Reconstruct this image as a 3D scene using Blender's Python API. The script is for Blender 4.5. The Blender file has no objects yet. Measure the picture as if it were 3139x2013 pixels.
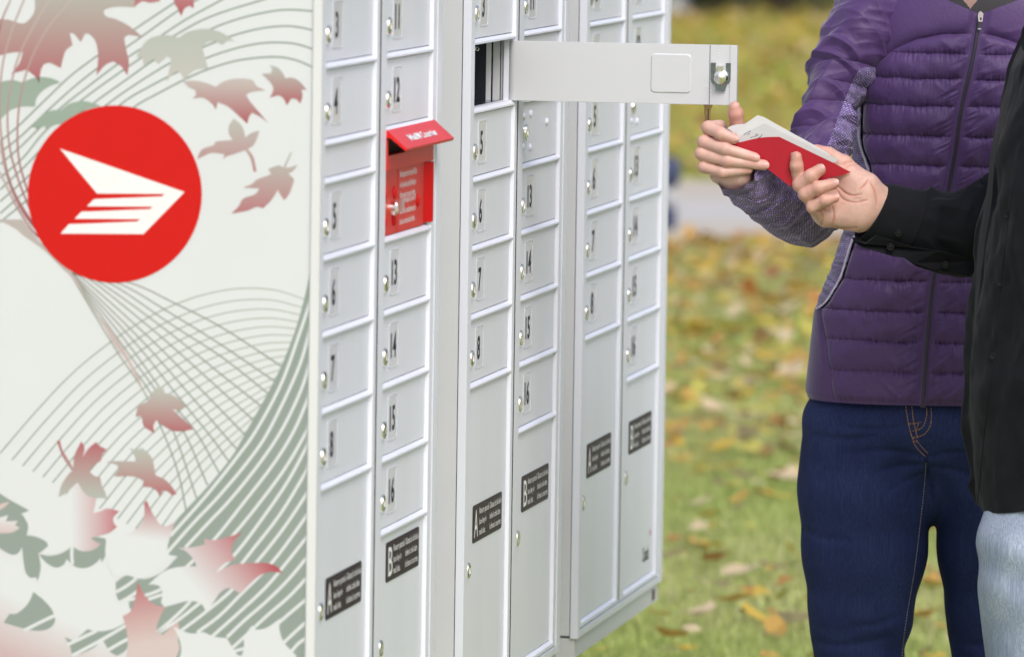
import bpy, math, random
import numpy as np
from mathutils import Vector, Matrix
from mathutils.geometry import tessellate_polygon
from mathutils.bvhtree import BVHTree

random.seed(7)
RNG = np.random.default_rng(7)
SC = bpy.context.scene
COL = SC.collection

# ------------------------------------------------------------------ camera
F_PX, PITCH, ROLL, EYE = 21000.0, 0.0756306, -0.0147983, 1.70
_sp, _cp, _sr, _cr = math.sin(PITCH), math.cos(PITCH), math.sin(ROLL), math.cos(ROLL)
_X, _U, FWD = np.array([1., 0, 0]), np.array([0, _sp, _cp]), np.array([0, _cp, -_sp])
RGT = _X * _cr - _U * _sr
UPV = _X * _sr + _U * _cr
EYEP = np.array([0, 0, EYE])
cam_d = bpy.data.cameras.new('camera')
cam = bpy.data.objects.new('camera', cam_d)
COL.objects.link(cam)
cam.matrix_world = Matrix(((RGT[0], UPV[0], -FWD[0], 0), (RGT[1], UPV[1], -FWD[1], 0),
                           (RGT[2], UPV[2], -FWD[2], EYE), (0, 0, 0, 1)))
cam_d.sensor_width = 36.0
cam_d.lens = 36.0 * F_PX / 3139.0
cam_d.clip_start, cam_d.clip_end = 0.5, 2000.0
cam_d.dof.use_dof = True
cam_d.dof.focus_distance = 9.86
cam_d.dof.aperture_fstop = 6.7
cam_d.dof.aperture_blades = 9
SC.camera = cam

# ------------------------------------------------------------------ world, sun, exposure
SUN_EL, SUN_AZ = math.radians(47), math.radians(158)   # azimuth from +Y towards +X: behind the camera, to its right
world = bpy.data.worlds.new('World')
SC.world = world
world.use_nodes = True
wn = world.node_tree
wn.nodes.clear()
w_out = wn.nodes.new('ShaderNodeOutputWorld')
w_bg = wn.nodes.new('ShaderNodeBackground')
w_sky = wn.nodes.new('ShaderNodeTexSky')
w_sky.sky_type = 'NISHITA'
w_sky.sun_disc = False
w_sky.sun_elevation = SUN_EL
w_sky.sun_rotation = SUN_AZ
w_sky.air_density, w_sky.dust_density, w_sky.ozone_density = 1.0, 4.0, 1.0
w_hs = wn.nodes.new('ShaderNodeHueSaturation')
w_hs.inputs['Saturation'].default_value = 0.85          # thin overcast: the whole sky is greyer
w_bg.inputs['Strength'].default_value = 0.15
wn.links.new(w_sky.outputs[0], w_hs.inputs['Color'])
wn.links.new(w_hs.outputs[0], w_bg.inputs['Color'])
wn.links.new(w_bg.outputs[0], w_out.inputs['Surface'])
sun_d = bpy.data.lights.new('sun', 'SUN')
sun_d.energy, sun_d.angle, sun_d.color = 1.0, math.radians(26), (0.985, 0.985, 1.0)
sun = bpy.data.objects.new('sun', sun_d)
COL.objects.link(sun)
_sv = Vector((math.sin(SUN_AZ) * math.cos(SUN_EL), math.cos(SUN_AZ) * math.cos(SUN_EL), math.sin(SUN_EL)))
sun.rotation_euler = _sv.to_track_quat('Z', 'Y').to_euler()
sun.location = _sv * 30
SC.view_settings.view_transform = 'Standard'
SC.view_settings.look = 'None'
SC.view_settings.exposure = 0.40
SC.view_settings.gamma = 1.0
SC.view_settings.use_curve_mapping = False

# ------------------------------------------------------------------ helpers
def at(px, py, Y):
    """point at distance Y that stands where the photograph shows pixel (px, py)"""
    d = FWD + RGT * (px - 1569.5) / F_PX - UPV * (py - 1006.5) / F_PX
    return EYEP + d * (Y / d[1])

def ov(x, y, Y):
    return at(x * 1.30737, y * 1.30737, Y)

def lin(r, g, b):
    f = lambda c: ((c / 255 + .055) / 1.055) ** 2.4 if c > 10 else c / 255 / 12.92
    return (f(r), f(g), f(b), 1.0)

def tag(o, label=None, cat=None, group=None, kind=None):
    if label: o['label'] = label
    if cat: o['category'] = cat
    if group: o['group'] = group
    if kind: o['kind'] = kind
    return o

def empty(name, loc=(0, 0, 0), rz=0.0):
    o = bpy.data.objects.new(name, None)
    COL.objects.link(o)
    o.location, o.rotation_euler = loc, (0, 0, rz)
    o.empty_display_size = 0.1
    return o

def link(name, me, parent=None):
    o = bpy.data.objects.new(name, me)
    COL.objects.link(o)
    if parent is not None: o.parent = parent
    return o

def np_mesh(name, V, Fc, mat=None, smooth=True, uv=None, col=None):
    """V (n,3); Fc (m,4) or (m,3) int array"""
    me = bpy.data.meshes.new(name)
    V = np.asarray(V, np.float32)
    Fc = np.asarray(Fc, np.int32)
    k = Fc.shape[1]
    me.vertices.add(len(V)); me.vertices.foreach_set('co', V.ravel())
    me.loops.add(Fc.size); me.loops.foreach_set('vertex_index', Fc.ravel())
    me.polygons.add(len(Fc))
    me.polygons.foreach_set('loop_start', np.arange(0, Fc.size, k, dtype=np.int32))
    if smooth: me.polygons.foreach_set('use_smooth', np.ones(len(Fc), bool))
    if uv is not None:
        l = me.uv_layers.new(name='UVMap')
        l.data.foreach_set('uv', np.asarray(uv, np.float32)[Fc.ravel()].ravel())
    if col is not None:
        a = me.color_attributes.new('Col', 'FLOAT_COLOR', 'POINT')
        c = np.ones((len(V), 4), np.float32); c[:, :3] = col
        a.data.foreach_set('color', c.ravel())
    me.update(calc_edges=True); me.validate()
    if mat: me.materials.append(mat)
    return me

class MB:
    def __init__(self): self.v, self.f, self.c = [], [], []
    def add(self, V, Fc, col=None):
        n = len(self.v)
        self.v += [tuple(map(float, p)) for p in V]
        self.f += [tuple(int(i) + n for i in q) for q in Fc]
        if col is not None: self.c += [tuple(col)] * len(V) if np.ndim(col) == 1 else [tuple(c) for c in col]
        return self
    def box(self, x0, x1, y0, y1, z0, z1):
        V = [(x, y, z) for z in (z0, z1) for y in (y0, y1) for x in (x0, x1)]
        return self.add(V, [(0, 2, 3, 1), (4, 5, 7, 6), (0, 1, 5, 4), (2, 6, 7, 3), (0, 4, 6, 2), (1, 3, 7, 5)])
    def quad(self, a, b, c, d): return self.add([a, b, c, d], [(0, 1, 2, 3)])
    def prism(self, pts, thick):
        """closed outline of 3-D points, extruded by the vector thick"""
        n = len(pts); P = [Vector(p) for p in pts]; T = Vector(thick)
        tri = tessellate_polygon([P])
        V = P + [p + T for p in P]
        Fc = [tuple(t) for t in tri] + [tuple(i + n for i in reversed(t)) for t in tri]
        Fc += [(i, i + n, (i + 1) % n + n, (i + 1) % n) for i in range(n)]
        return self.add(V, Fc)
    def lathe(self, prof, c, axis, n=20, up=(0, 0, 1)):
        """prof: (radius, distance along axis)"""
        ax = Vector(axis).normalized(); u = ax.cross(Vector(up))
        if u.length < 1e-4: u = ax.cross(Vector((1, 0, 0)))
        u.normalize(); w = ax.cross(u); c = Vector(c); V, Fc = [], []
        for r, h in prof:
            V += [c + ax * h + (u * math.cos(2 * math.pi * i / n) + w * math.sin(2 * math.pi * i / n)) * r for i in range(n)]
        for k in range(len(prof) - 1):
            for i in range(n):
                a, b = k * n + i, k * n + (i + 1) % n
                Fc.append((a, b, b + n, a + n))
        Fc.append(tuple(range(n - 1, -1, -1))); Fc.append(tuple(range((len(prof) - 1) * n, len(prof) * n)))
        return self.add(V, Fc)
    def mesh(self, name, mat, smooth=False):
        me = bpy.data.meshes.new(name)
        me.from_pydata(self.v, [], self.f)
        if self.c:
            a = me.color_attributes.new('Col', 'FLOAT_COLOR', 'POINT')
            c = np.ones((len(self.v), 4), np.float32); c[:, :3] = np.array(self.c)[:, :3]
            a.data.foreach_set('color', c.ravel())
        me.materials.append(mat)
        if smooth: me.polygons.foreach_set('use_smooth', [True] * len(me.polygons))
        me.update()
        return me
    def obj(self, name, mat, parent=None, smooth=False):
        return link(name, self.mesh(name, mat, smooth), parent)

def sharp(o, deg=35):
    o.data.set_sharp_from_angle(angle=math.radians(deg))
    return o

# value noise
_tab = RNG.random((256, 256))
def vnoise(x, y):
    x, y = np.asarray(x, float), np.asarray(y, float)
    xi, yi = np.floor(x).astype(int), np.floor(y).astype(int)
    fx, fy = x - xi, y - yi
    fx, fy = fx * fx * (3 - 2 * fx), fy * fy * (3 - 2 * fy)
    g = lambda i, j: _tab[(i) & 255, (j) & 255]
    return ((g(xi, yi) * (1 - fx) + g(xi + 1, yi) * fx) * (1 - fy) + (g(xi, yi + 1) * (1 - fx) + g(xi + 1, yi + 1) * fx) * fy) * 2 - 1
def ridge(x, y): return 1 - np.abs(vnoise(x, y)) * 2
def sstep(x, a, b):
    t = np.clip((x - a) / (b - a), 0, 1)
    return t * t * (3 - 2 * t)

def catmull(P, n):
    P = np.asarray(P, float); m = len(P)
    Q = np.vstack([2 * P[0] - P[1], P, 2 * P[-1] - P[-2]])
    t = np.linspace(0, m - 1 - 1e-9, n); i = t.astype(int); s = (t - i)[:, None]
    a, b, c, d = Q[i], Q[i + 1], Q[i + 2], Q[i + 3]
    return .5 * (2 * b + (c - a) * s + (2 * a - 5 * b + 4 * c - d) * s * s + (3 * b - a - 3 * c + d) * s ** 3)

def frames(P):
    T = np.gradient(P, axis=0); T /= np.linalg.norm(T, axis=1)[:, None]
    N = np.zeros_like(P); n = np.cross(T[0], [0, 1, 0.001]); N[0] = n / np.linalg.norm(n)
    for i in range(1, len(P)):
        n = N[i - 1] - T[i] * (N[i - 1] @ T[i]); N[i] = n / np.linalg.norm(n)
    return T, N, np.cross(T, N)

def grid_faces(nv, nu, wrap=True):
    i, j = np.meshgrid(np.arange(nv - 1), np.arange(nu if wrap else nu - 1), indexing='ij')
    j2 = (j + 1) % nu
    return np.stack([i * nu + j, i * nu + j2, (i + 1) * nu + j2, (i + 1) * nu + j], -1).reshape(-1, 4)

def tube(path, nv, nu, disp=None):
    """path rows: x, y, z, radius. returns V (nv*nu,3), params a (angle 0..1), s (length along), centre, radius"""
    C = catmull(path, nv); P, R = C[:, :3], C[:, 3]
    T, N, B = frames(P)
    s = np.concatenate([[0], np.cumsum(np.linalg.norm(np.diff(P, axis=0), axis=1))])
    a = np.arange(nu) / nu
    A, S = np.meshgrid(a, s)
    D = R[:, None] + (disp(A, S, s[-1]) if disp else 0)
    ca, sa = np.cos(2 * np.pi * A)[..., None], np.sin(2 * np.pi * A)[..., None]
    V = P[:, None] + (N[:, None] * ca + B[:, None] * sa) * D[..., None]
    uv = np.stack([A * 2 * np.pi * R.mean(), S], -1).reshape(-1, 2)
    return V.reshape(-1, 3), A, S, uv

# ---- implicit surfaces
def cone_d(P, a, ra, b, rb):
    a, b = np.asarray(a, np.float32), np.asarray(b, np.float32)
    ab = b - a
    t = np.clip(((P - a) @ ab) / max(float(ab @ ab), 1e-12), 0, 1)
    d = P - a - t[..., None] * ab
    return np.sqrt(np.einsum('...i,...i', d, d)) - (ra + t * (rb - ra))
def ell_d(P, c, r, R=None):
    q = P - np.asarray(c, np.float32)
    if R is not None: q = q @ np.asarray(R, np.float32)
    r = np.asarray(r, np.float32)
    k0 = np.sqrt(((q / r) ** 2).sum(-1)); k1 = np.sqrt(((q / (r * r)) ** 2).sum(-1)) + 1e-9
    return k0 * (k0 - 1) / k1
def smin(a, b, k):
    h = np.clip(.5 + .5 * (b - a) / k, 0, 1)
    return b * (1 - h) + a * h - k * h * (1 - h)
def chain(P, pts, k=.004):
    d = None
    for (a, ra), (b, rb) in zip(pts[:-1], pts[1:]):
        e = cone_d(P, a, ra, b, rb)
        d = e if d is None else smin(d, e, k)
    return d
def surface(fn, lo, hi, h):
    lo, hi = np.asarray(lo, float), np.asarray(hi, float)
    n = np.ceil((hi - lo) / h).astype(int) + 1
    ax = [lo[i] + h * np.arange(n[i]) for i in range(3)]
    v = np.empty(tuple(n), np.float32)
    for i in range(0, n[0], 24):
        g = np.stack(np.meshgrid(ax[0][i:i + 24], ax[1], ax[2], indexing='ij'), -1).astype(np.float32)
        v[i:i + 24] = fn(g)
    ins = v < 0
    cs = tuple(n - 1)
    acc = np.zeros(cs + (3,), np.float32); cnt = np.zeros(cs, np.int16)
    edges = []
    for axn in range(3):
        s0 = [slice(None)] * 3; s1 = [slice(None)] * 3
        s0[axn], s1[axn] = slice(0, -1), slice(1, None)
        v0, v1 = v[tuple(s0)], v[tuple(s1)]
        m = ins[tuple(s0)] != ins[tuple(s1)]
        I = np.argwhere(m); t = v0[m] / (v0[m] - v1[m])
        pos = I.astype(np.float32); pos[:, axn] += t
        o = [k for k in range(3) if k != axn]
        for da in (0, -1):
            for db in (0, -1):
                c = I.copy(); c[:, o[0]] += da; c[:, o[1]] += db
                ok = ((c >= 0) & (c < np.array(cs))).all(1)
                np.add.at(acc, tuple(c[ok].T), pos[ok]); np.add.at(cnt, tuple(c[ok].T), 1)
        edges.append((I, ins[tuple(s0)][m], o))
    on = cnt > 0
    idx = np.full(cs, -1, np.int64); idx[on] = np.arange(on.sum())
    V = acc[on] / cnt[on][:, None] * h + lo
    Q = []
    for axn, (I, sgn, o) in enumerate(edges):
        ok = (I[:, o[0]] > 0) & (I[:, o[1]] > 0) & (I[:, o[0]] < cs[o[0]]) & (I[:, o[1]] < cs[o[1]])
        I, sgn = I[ok], sgn[ok]
        def cell(da, db):
            c = I.copy(); c[:, o[0]] += da; c[:, o[1]] += db
            return idx[tuple(c.T)]
        q = np.stack([cell(-1, -1), cell(0, -1), cell(0, 0), cell(-1, 0)], 1)
        flip = sgn if axn != 1 else ~sgn
        q[~flip] = q[~flip][:, ::-1]
        Q.append(q)
    return V, np.vstack(Q)
def join_meshes(parts):
    V, Q, n = [], [], 0
    for v, q in parts:
        V.append(v); Q.append(q + n); n += len(v)
    return np.vstack(V), np.vstack(Q)

# ---- text
_tc = {}
def text_geo(s, size=1.0, align='LEFT', space=1.0, bold=0.0, width=None):
    key = (s, align, space, bold)
    if key not in _tc:
        cu = bpy.data.curves.new('t', 'FONT'); cu.body = s; cu.align_x = align; cu.space_character = space
        cu.resolution_u = 3; cu.offset = bold
        o = bpy.data.objects.new('t', cu); COL.objects.link(o)
        dg = bpy.context.evaluated_depsgraph_get()
        me = bpy.data.meshes.new_from_object(o.evaluated_get(dg))
        V = np.array([v.co[:2] for v in me.vertices]); Fc = [tuple(p.vertices) for p in me.polygons]
        bpy.data.objects.remove(o); bpy.data.curves.remove(cu); bpy.data.meshes.remove(me)
        _tc[key] = (V, Fc)
    V, Fc = _tc[key]; V = V * size
    if width:
        V = V.copy(); V[:, 0] *= width / (V[:, 0].max() - V[:, 0].min())
    return V, Fc

# ------------------------------------------------------------------ materials
def mat(name, base=(.5, .5, .5, 1), rough=.5, metal=0.0, spec=.5, coat=0.0, noise=None, bump=None, bevel=0.0,
        attr=False, sss=0.0, sheen=0.0, coord='Object'):
    """noise = (scale, amount[, stretch xyz]); bump = (scale, strength, distance[, stretch])"""
    m = bpy.data.materials.new(name); m.use_nodes = True
    nt = m.node_tree; N, L = nt.nodes, nt.links
    b = N['Principled BSDF']
    b.inputs['Base Color'].default_value = base
    b.inputs['Roughness'].default_value = rough
    b.inputs['Metallic'].default_value = metal
    b.inputs['Specular IOR Level'].default_value = spec
    b.inputs['Coat Weight'].default_value = coat
    if sheen:
        b.inputs['Sheen Weight'].default_value = sheen; b.inputs['Sheen Roughness'].default_value = .4
    if sss:
        b.inputs['Subsurface Weight'].default_value = sss
        b.inputs['Subsurface Radius'].default_value = (1, .35, .2); b.inputs['Subsurface Scale'].default_value = .006
    tc = N.new('ShaderNodeTexCoord')
    def coords(st):
        if not st: return tc.outputs[coord]
        mp = N.new('ShaderNodeMapping'); mp.inputs['Scale'].default_value = st
        L.new(tc.outputs[coord], mp.inputs['Vector']); return mp.outputs[0]
    src = None
    if attr:
        a = N.new('ShaderNodeVertexColor'); a.layer_name = 'Col'; src = a.outputs['Color']
    if noise:
        t = N.new('ShaderNodeTexNoise'); t.inputs['Scale'].default_value = noise[0]; t.inputs['Detail'].default_value = 5
        L.new(coords(noise[2] if len(noise) > 2 else None), t.inputs['Vector'])
        mr = N.new('ShaderNodeMapRange'); mr.inputs['From Min'].default_value = .25; mr.inputs['From Max'].default_value = .75
        mr.inputs['To Min'].default_value = 1 - noise[1]; mr.inputs['To Max'].default_value = 1 + noise[1]
        L.new(t.outputs['Fac'], mr.inputs['Value'])
        mx = N.new('ShaderNodeVectorMath'); mx.operation = 'SCALE'
        if src: L.new(src, mx.inputs[0])
        else: mx.inputs[0].default_value = base[:3]
        L.new(mr.outputs[0], mx.inputs['Scale']); src = mx.outputs[0]
    if src: L.new(src, b.inputs['Base Color'])
    nrm = None
    if bevel:
        bv = N.new('ShaderNodeBevel'); bv.samples = 4; bv.inputs['Radius'].default_value = bevel; nrm = bv.outputs[0]
    if bump:
        t = N.new('ShaderNodeTexNoise'); t.inputs['Scale'].default_value = bump[0]; t.inputs['Detail'].default_value = 4
        L.new(coords(bump[3] if len(bump) > 3 else None), t.inputs['Vector'])
        bp = N.new('ShaderNodeBump'); bp.inputs['Strength'].default_value = bump[1]; bp.inputs['Distance'].default_value = bump[2]
        L.new(t.outputs['Fac'], bp.inputs['Height'])
        if nrm: L.new(nrm, bp.inputs['Normal'])
        nrm = bp.outputs[0]
    if nrm: L.new(nrm, b.inputs['Normal'])
    return m

M = {}
M['paint'] = mat('grey_paint', (.705, .73, .815, 1), rough=.33, spec=.38, noise=(10, .035, (1, 1, .15)), bump=(16, .22, .0012), bevel=.0012)
M['paint_flat_dim'] = mat('grey_paint_matt_dim', (.575, .59, .62, 1), rough=.42, noise=(7, .03), bump=(600, .06, .0004), bevel=.0012)  # grey paint toned down where camera-facing surfaces would render too bright
M['panel'] = mat('white_panel', (.665, .68, .715, 1), rough=.36, noise=(6, .02))
M['trim'] = mat('white_trim', (.70, .71, .73, 1), rough=.3, noise=(8, .02), bevel=.0012)
def print_ink():
    m = bpy.data.materials.new('print_ink'); m.use_nodes = True
    N, L = m.node_tree.nodes, m.node_tree.links
    b = N['Principled BSDF']; b.inputs['Roughness'].default_value = .36
    c0 = N.new('ShaderNodeVertexColor'); c0.layer_name = 'Col'
    c1 = N.new('ShaderNodeVertexColor'); c1.layer_name = 'Col2'
    t = N.new('ShaderNodeAttribute'); t.attribute_name = 'ramp'
    cl = N.new('ShaderNodeClamp'); L.new(t.outputs['Fac'], cl.inputs[0])
    mx = N.new('ShaderNodeMix'); mx.data_type = 'RGBA'
    L.new(cl.outputs[0], mx.inputs['Factor']); L.new(c0.outputs['Color'], mx.inputs['A']); L.new(c1.outputs['Color'], mx.inputs['B'])
    L.new(mx.outputs['Result'], b.inputs['Base Color'])
    return m
M['print'] = print_ink()
M['red'] = mat('red_paint', (.64, .013, .012, 1), rough=.38, spec=.3, noise=(25, .06), bevel=.001)
M['redprint'] = mat('red_vinyl', (.60, .007, .006, 1), rough=.4, spec=.3, noise=(40, .02))
M['white'] = mat('white_ink', (.82, .82, .84, 1), rough=.4, noise=(50, .03))
M['label'] = mat('label_plate', (.040, .028, .036, 1), rough=.5, spec=.2, noise=(30, .12))
M['numplate'] = mat('number_plate', (.60, .61, .68, 1), rough=.22, noise=(30, .04))
M['ink'] = mat('number_ink', (.022, .022, .034, 1), rough=.6, spec=.12, noise=(80, .1))
M['chrome'] = mat('chrome', (.88, .87, .84, 1), rough=.22, metal=1, noise=(60, .08))
M['steel'] = mat('blued_steel', (.30, .34, .45, 1), rough=.2, metal=1, noise=(90, .2))
M['dark'] = mat('dark_gap', (.012, .012, .014, 1), rough=.6, noise=(30, .2))
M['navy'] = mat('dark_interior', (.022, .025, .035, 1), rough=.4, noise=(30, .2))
M['brass'] = mat('old_brass', (.30, .21, .10, 1), rough=.32, metal=1, noise=(140, .3))
M['skin_f'] = mat('skin_pale', rough=.48, sss=.15, attr=True, noise=(90, .07), bump=(420, .30, .0007))
M['skin_m'] = mat('skin_warm', rough=.48, sss=.14, attr=True, noise=(90, .09), bump=(420, .38, .0008))
M['nail'] = mat('nail', (.60, .35, .31, 1), rough=.25, spec=.35, noise=(200, .05))
M['paper_shaded'] = mat('shaded_paper', (.55, .555, .565, 1), rough=.6, noise=(40, .03))  # white paper with shading in its colour, parting the stacked sheets
M['paper'] = mat('paper', (.64, .645, .655, 1), rough=.6, noise=(40, .03))
M['redpaper'] = mat('red_paper', (.40, .010, .024, 1), rough=.5, spec=.3, noise=(60, .05))
M['hair'] = mat('brown_hair', (.06, .035, .02, 1), rough=.45, noise=(120, .4, (8, 8, 1)))
M['shoe'] = mat('shoe_leather', (.03, .028, .027, 1), rough=.5, noise=(40, .2))
M['zip'] = mat('zip_tape', (.022, .017, .032, 1), rough=.45, noise=(200, .2))
M['lining'] = mat('dark_lining', (.010, .009, .014, 1), rough=.6, noise=(60, .2))
M['black'] = mat('black_cotton', (.0072, .0080, .0112, 1), rough=.85, spec=.2, sheen=.06, noise=(30, .22), bump=(1400, .25, .0005))
M['button'] = mat('black_button', (.009, .009, .011, 1), rough=.55, spec=.2, noise=(100, .1))
M['thread'] = mat('orange_thread', (.46, .25, .09, 1), rough=.7, noise=(400, .25))
M['binding'] = mat('white_binding', (.80, .76, .84, 1), rough=.8, noise=(400, .2))

def nylon():
    m = mat('purple_nylon', (.080, .039, .142, 1), rough=.52, spec=.36, sheen=.28, noise=(14, .10), bump=(170, .35, .0016))
    return m
M['nylon'] = nylon()

def knit():
    m = bpy.data.materials.new('lavender_knit'); m.use_nodes = True
    N, L = m.node_tree.nodes, m.node_tree.links
    b = N['Principled BSDF']; b.inputs['Roughness'].default_value = .85
    b.inputs['Sheen Weight'].default_value = .2
    uv = N.new('ShaderNodeUVMap'); uv.uv_map = 'UVMap'
    wob = N.new('ShaderNodeTexNoise'); wob.inputs['Scale'].default_value = 40; wob.inputs['Detail'].default_value = 2
    L.new(uv.outputs[0], wob.inputs['Vector'])
    ad = N.new('ShaderNodeVectorMath'); ad.operation = 'MULTIPLY_ADD'
    ad.inputs[1].default_value = (.004, .003, 0)
    L.new(wob.outputs['Color'], ad.inputs[0]); L.new(uv.outputs[0], ad.inputs[2])
    br = N.new('ShaderNodeTexBrick'); br.offset = .5
    br.inputs['Scale'].default_value = 1.0
    br.inputs['Brick Width'].default_value = .0046; br.inputs['Row Height'].default_value = .0027
    br.inputs['Mortar Size'].default_value = .00080; br.inputs['Mortar Smooth'].default_value = .5
    br.inputs['Color1'].default_value = (.64, .54, .88, 1); br.inputs['Color2'].default_value = (.33, .24, .56, 1)
    br.inputs['Mortar'].default_value = (.070, .036, .165, 1)
    L.new(ad.outputs[0], br.inputs['Vector'])
    big = N.new('ShaderNodeTexNoise'); big.inputs['Scale'].default_value = 26; big.inputs['Detail'].default_value = 3
    mp = N.new('ShaderNodeMapping'); mp.inputs['Scale'].default_value = (.5, 2.4, 1)
    L.new(uv.outputs[0], mp.inputs[0]); L.new(mp.outputs[0], big.inputs['Vector'])
    cr = N.new('ShaderNodeMapRange'); cr.inputs['From Min'].default_value = .35; cr.inputs['From Max'].default_value = .68
    cr.inputs['To Min'].default_value = .42; cr.inputs['To Max'].default_value = 1.15
    L.new(big.outputs['Fac'], cr.inputs[0])
    sc = N.new('ShaderNodeVectorMath'); sc.operation = 'SCALE'
    L.new(br.outputs['Color'], sc.inputs[0]); L.new(cr.outputs[0], sc.inputs['Scale'])
    L.new(sc.outputs[0], b.inputs['Base Color'])
    bp = N.new('ShaderNodeBump'); bp.inputs['Strength'].default_value = .5; bp.inputs['Distance'].default_value = .0008
    bp.invert = True
    L.new(br.outputs['Fac'], bp.inputs['Height']); L.new(bp.outputs[0], b.inputs['Normal'])
    return m
M['knit'] = knit()

def denim(name, dark, lightc, fade):
    m = bpy.data.materials.new(name); m.use_nodes = True
    N, L = m.node_tree.nodes, m.node_tree.links
    b = N['Principled BSDF']; b.inputs['Roughness'].default_value = .8
    b.inputs['Specular IOR Level'].default_value = .25
    tc = N.new('ShaderNodeTexCoord')
    mp = N.new('ShaderNodeMapping'); mp.inputs['Scale'].default_value = (1500, 1500, 90)
    L.new(tc.outputs['Object'], mp.inputs[0])
    n1 = N.new('ShaderNodeTexNoise'); n1.inputs['Scale'].default_value = 1; n1.inputs['Detail'].default_value = 3
    L.new(mp.outputs[0], n1.inputs['Vector'])
    n2 = N.new('ShaderNodeTexNoise'); n2.inputs['Scale'].default_value = 9; n2.inputs['Detail'].default_value = 4
    L.new(tc.outputs['Object'], n2.inputs['Vector'])
    mp3 = N.new('ShaderNodeMapping'); mp3.inputs['Scale'].default_value = (620, 620, 14)
    L.new(tc.outputs['Object'], mp3.inputs[0])
    n3 = N.new('ShaderNodeTexNoise'); n3.inputs['Scale'].default_value = 1; n3.inputs['Detail'].default_value = 4
    L.new(mp3.outputs[0], n3.inputs['Vector'])
    m3 = N.new('ShaderNodeMath'); m3.operation = 'MULTIPLY'
    L.new(n1.outputs['Fac'], m3.inputs[0]); L.new(n3.outputs['Fac'], m3.inputs[1])
    m4 = N.new('ShaderNodeMath'); m4.operation = 'MULTIPLY'; m4.inputs[1].default_value = 2.0
    L.new(m3.outputs[0], m4.inputs[0])
    mul = N.new('ShaderNodeMath'); mul.operation = 'MULTIPLY'
    L.new(m4.outputs[0], mul.inputs[0]); L.new(n2.outputs['Fac'], mul.inputs[1])
    cr = N.new('ShaderNodeValToRGB')
    cr.color_ramp.elements[0].position = .12; cr.color_ramp.elements[0].color = dark
    cr.color_ramp.elements[1].position = fade; cr.color_ramp.elements[1].color = lightc
    L.new(mul.outputs[0], cr.inputs[0]); L.new(cr.outputs[0], b.inputs['Base Color'])
    bp = N.new('ShaderNodeBump'); bp.inputs['Strength'].default_value = .25; bp.inputs['Distance'].default_value = .0006
    L.new(n1.outputs['Fac'], bp.inputs['Height']); L.new(bp.outputs[0], b.inputs['Normal'])
    return m
M['denim'] = denim('dark_denim', (.008, .0145, .066, 1), (.027, .044, .138, 1), .52)
M['denim_light'] = denim('washed_denim', (.20, .255, .375, 1), (.47, .525, .66, 1), .46)

def ground_mat(name, stops, scale, rough=.95, bumpd=.02, stretch=(1, 1, 1)):
    m = bpy.data.materials.new(name); m.use_nodes = True
    N, L = m.node_tree.nodes, m.node_tree.links
    b = N['Principled BSDF']; b.inputs['Roughness'].default_value = rough; b.inputs['Specular IOR Level'].default_value = .2
    tc = N.new('ShaderNodeTexCoord'); mp = N.new('ShaderNodeMapping'); mp.inputs['Scale'].default_value = stretch
    L.new(tc.outputs['Object'], mp.inputs[0])
    n = N.new('ShaderNodeTexNoise'); n.inputs['Scale'].default_value = scale; n.inputs['Detail'].default_value = 7
    n.inputs['Roughness'].default_value = .65
    L.new(mp.outputs[0], n.inputs['Vector'])
    cr = N.new('ShaderNodeValToRGB')
    e = cr.color_ramp.elements
    e[0].position, e[0].color = stops[0]; e[1].position, e[1].color = stops[-1]
    for p, c in stops[1:-1]:
        x = e.new(p); x.color = c
    L.new(n.outputs['Fac'], cr.inputs[0]); L.new(cr.outputs[0], b.inputs['Base Color'])
    bp = N.new('ShaderNodeBump'); bp.inputs['Strength'].default_value = .5; bp.inputs['Distance'].default_value = bumpd
    L.new(n.outputs['Fac'], bp.inputs['Height']); L.new(bp.outputs[0], b.inputs['Normal'])
    return m

def leaf_mat(name, c, trans=.35):
    m = mat(name, c, rough=.6, noise=(30, .28))
    N, L = m.node_tree.nodes, m.node_tree.links
    b = N['Principled BSDF']; out = [n for n in N if n.type == 'OUTPUT_MATERIAL'][0]
    tr = N.new('ShaderNodeBsdfTranslucent'); tr.inputs[0].default_value = c
    mx = N.new('ShaderNodeMixShader'); mx.inputs[0].default_value = trans
    L.new(b.outputs[0], mx.inputs[1]); L.new(tr.outputs[0], mx.inputs[2]); L.new(mx.outputs[0], out.inputs[0])
    return m
#SECTION setting
# ------------------------------------------------------------------ setting
M['lawn'] = ground_mat('lawn_soil', [(.28, (.14, .18, .05, 1)), (.45, (.24, .30, .08, 1)), (.60, (.32, .34, .11, 1)), (.75, (.38, .32, .12, 1))], 2.2)
M['lawn_far'] = ground_mat('leaf_strewn_lawn', [(.30, (.22, .29, .06, 1)), (.46, (.32, .37, .085, 1)), (.58, (.47, .42, .12, 1)), (.74, (.58, .46, .15, 1))], .55)
M['asphalt'] = ground_mat('pale_asphalt', [(.3, (.44, .425, .41, 1)), (.7, (.52, .50, .48, 1))], 14, bumpd=.003)
M['concrete'] = ground_mat('pale_concrete', [(.3, (.42, .385, .33, 1)), (.7, (.52, .46, .39, 1))], 3, bumpd=.003)
M['bark'] = ground_mat('bark', [(.3, (.09, .065, .06, 1)), (.7, (.19, .15, .145, 1))], 14, stretch=(1, 1, .25))
M['rock'] = ground_mat('pale_rock', [(.3, (.38, .38, .36, 1)), (.7, (.62, .62, .60, 1))], 6)
M['shrub_dark'] = leaf_mat('dark_leaves', (.045, .060, .018, 1))
M['shrub_pale'] = leaf_mat('pale_leaves', (.26, .29, .12, 1))
M['crown'] = leaf_mat('autumn_crown', (.22, .16, .025, 1))
M['blade'] = mat('grass_blade', rough=.6, attr=True)
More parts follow.
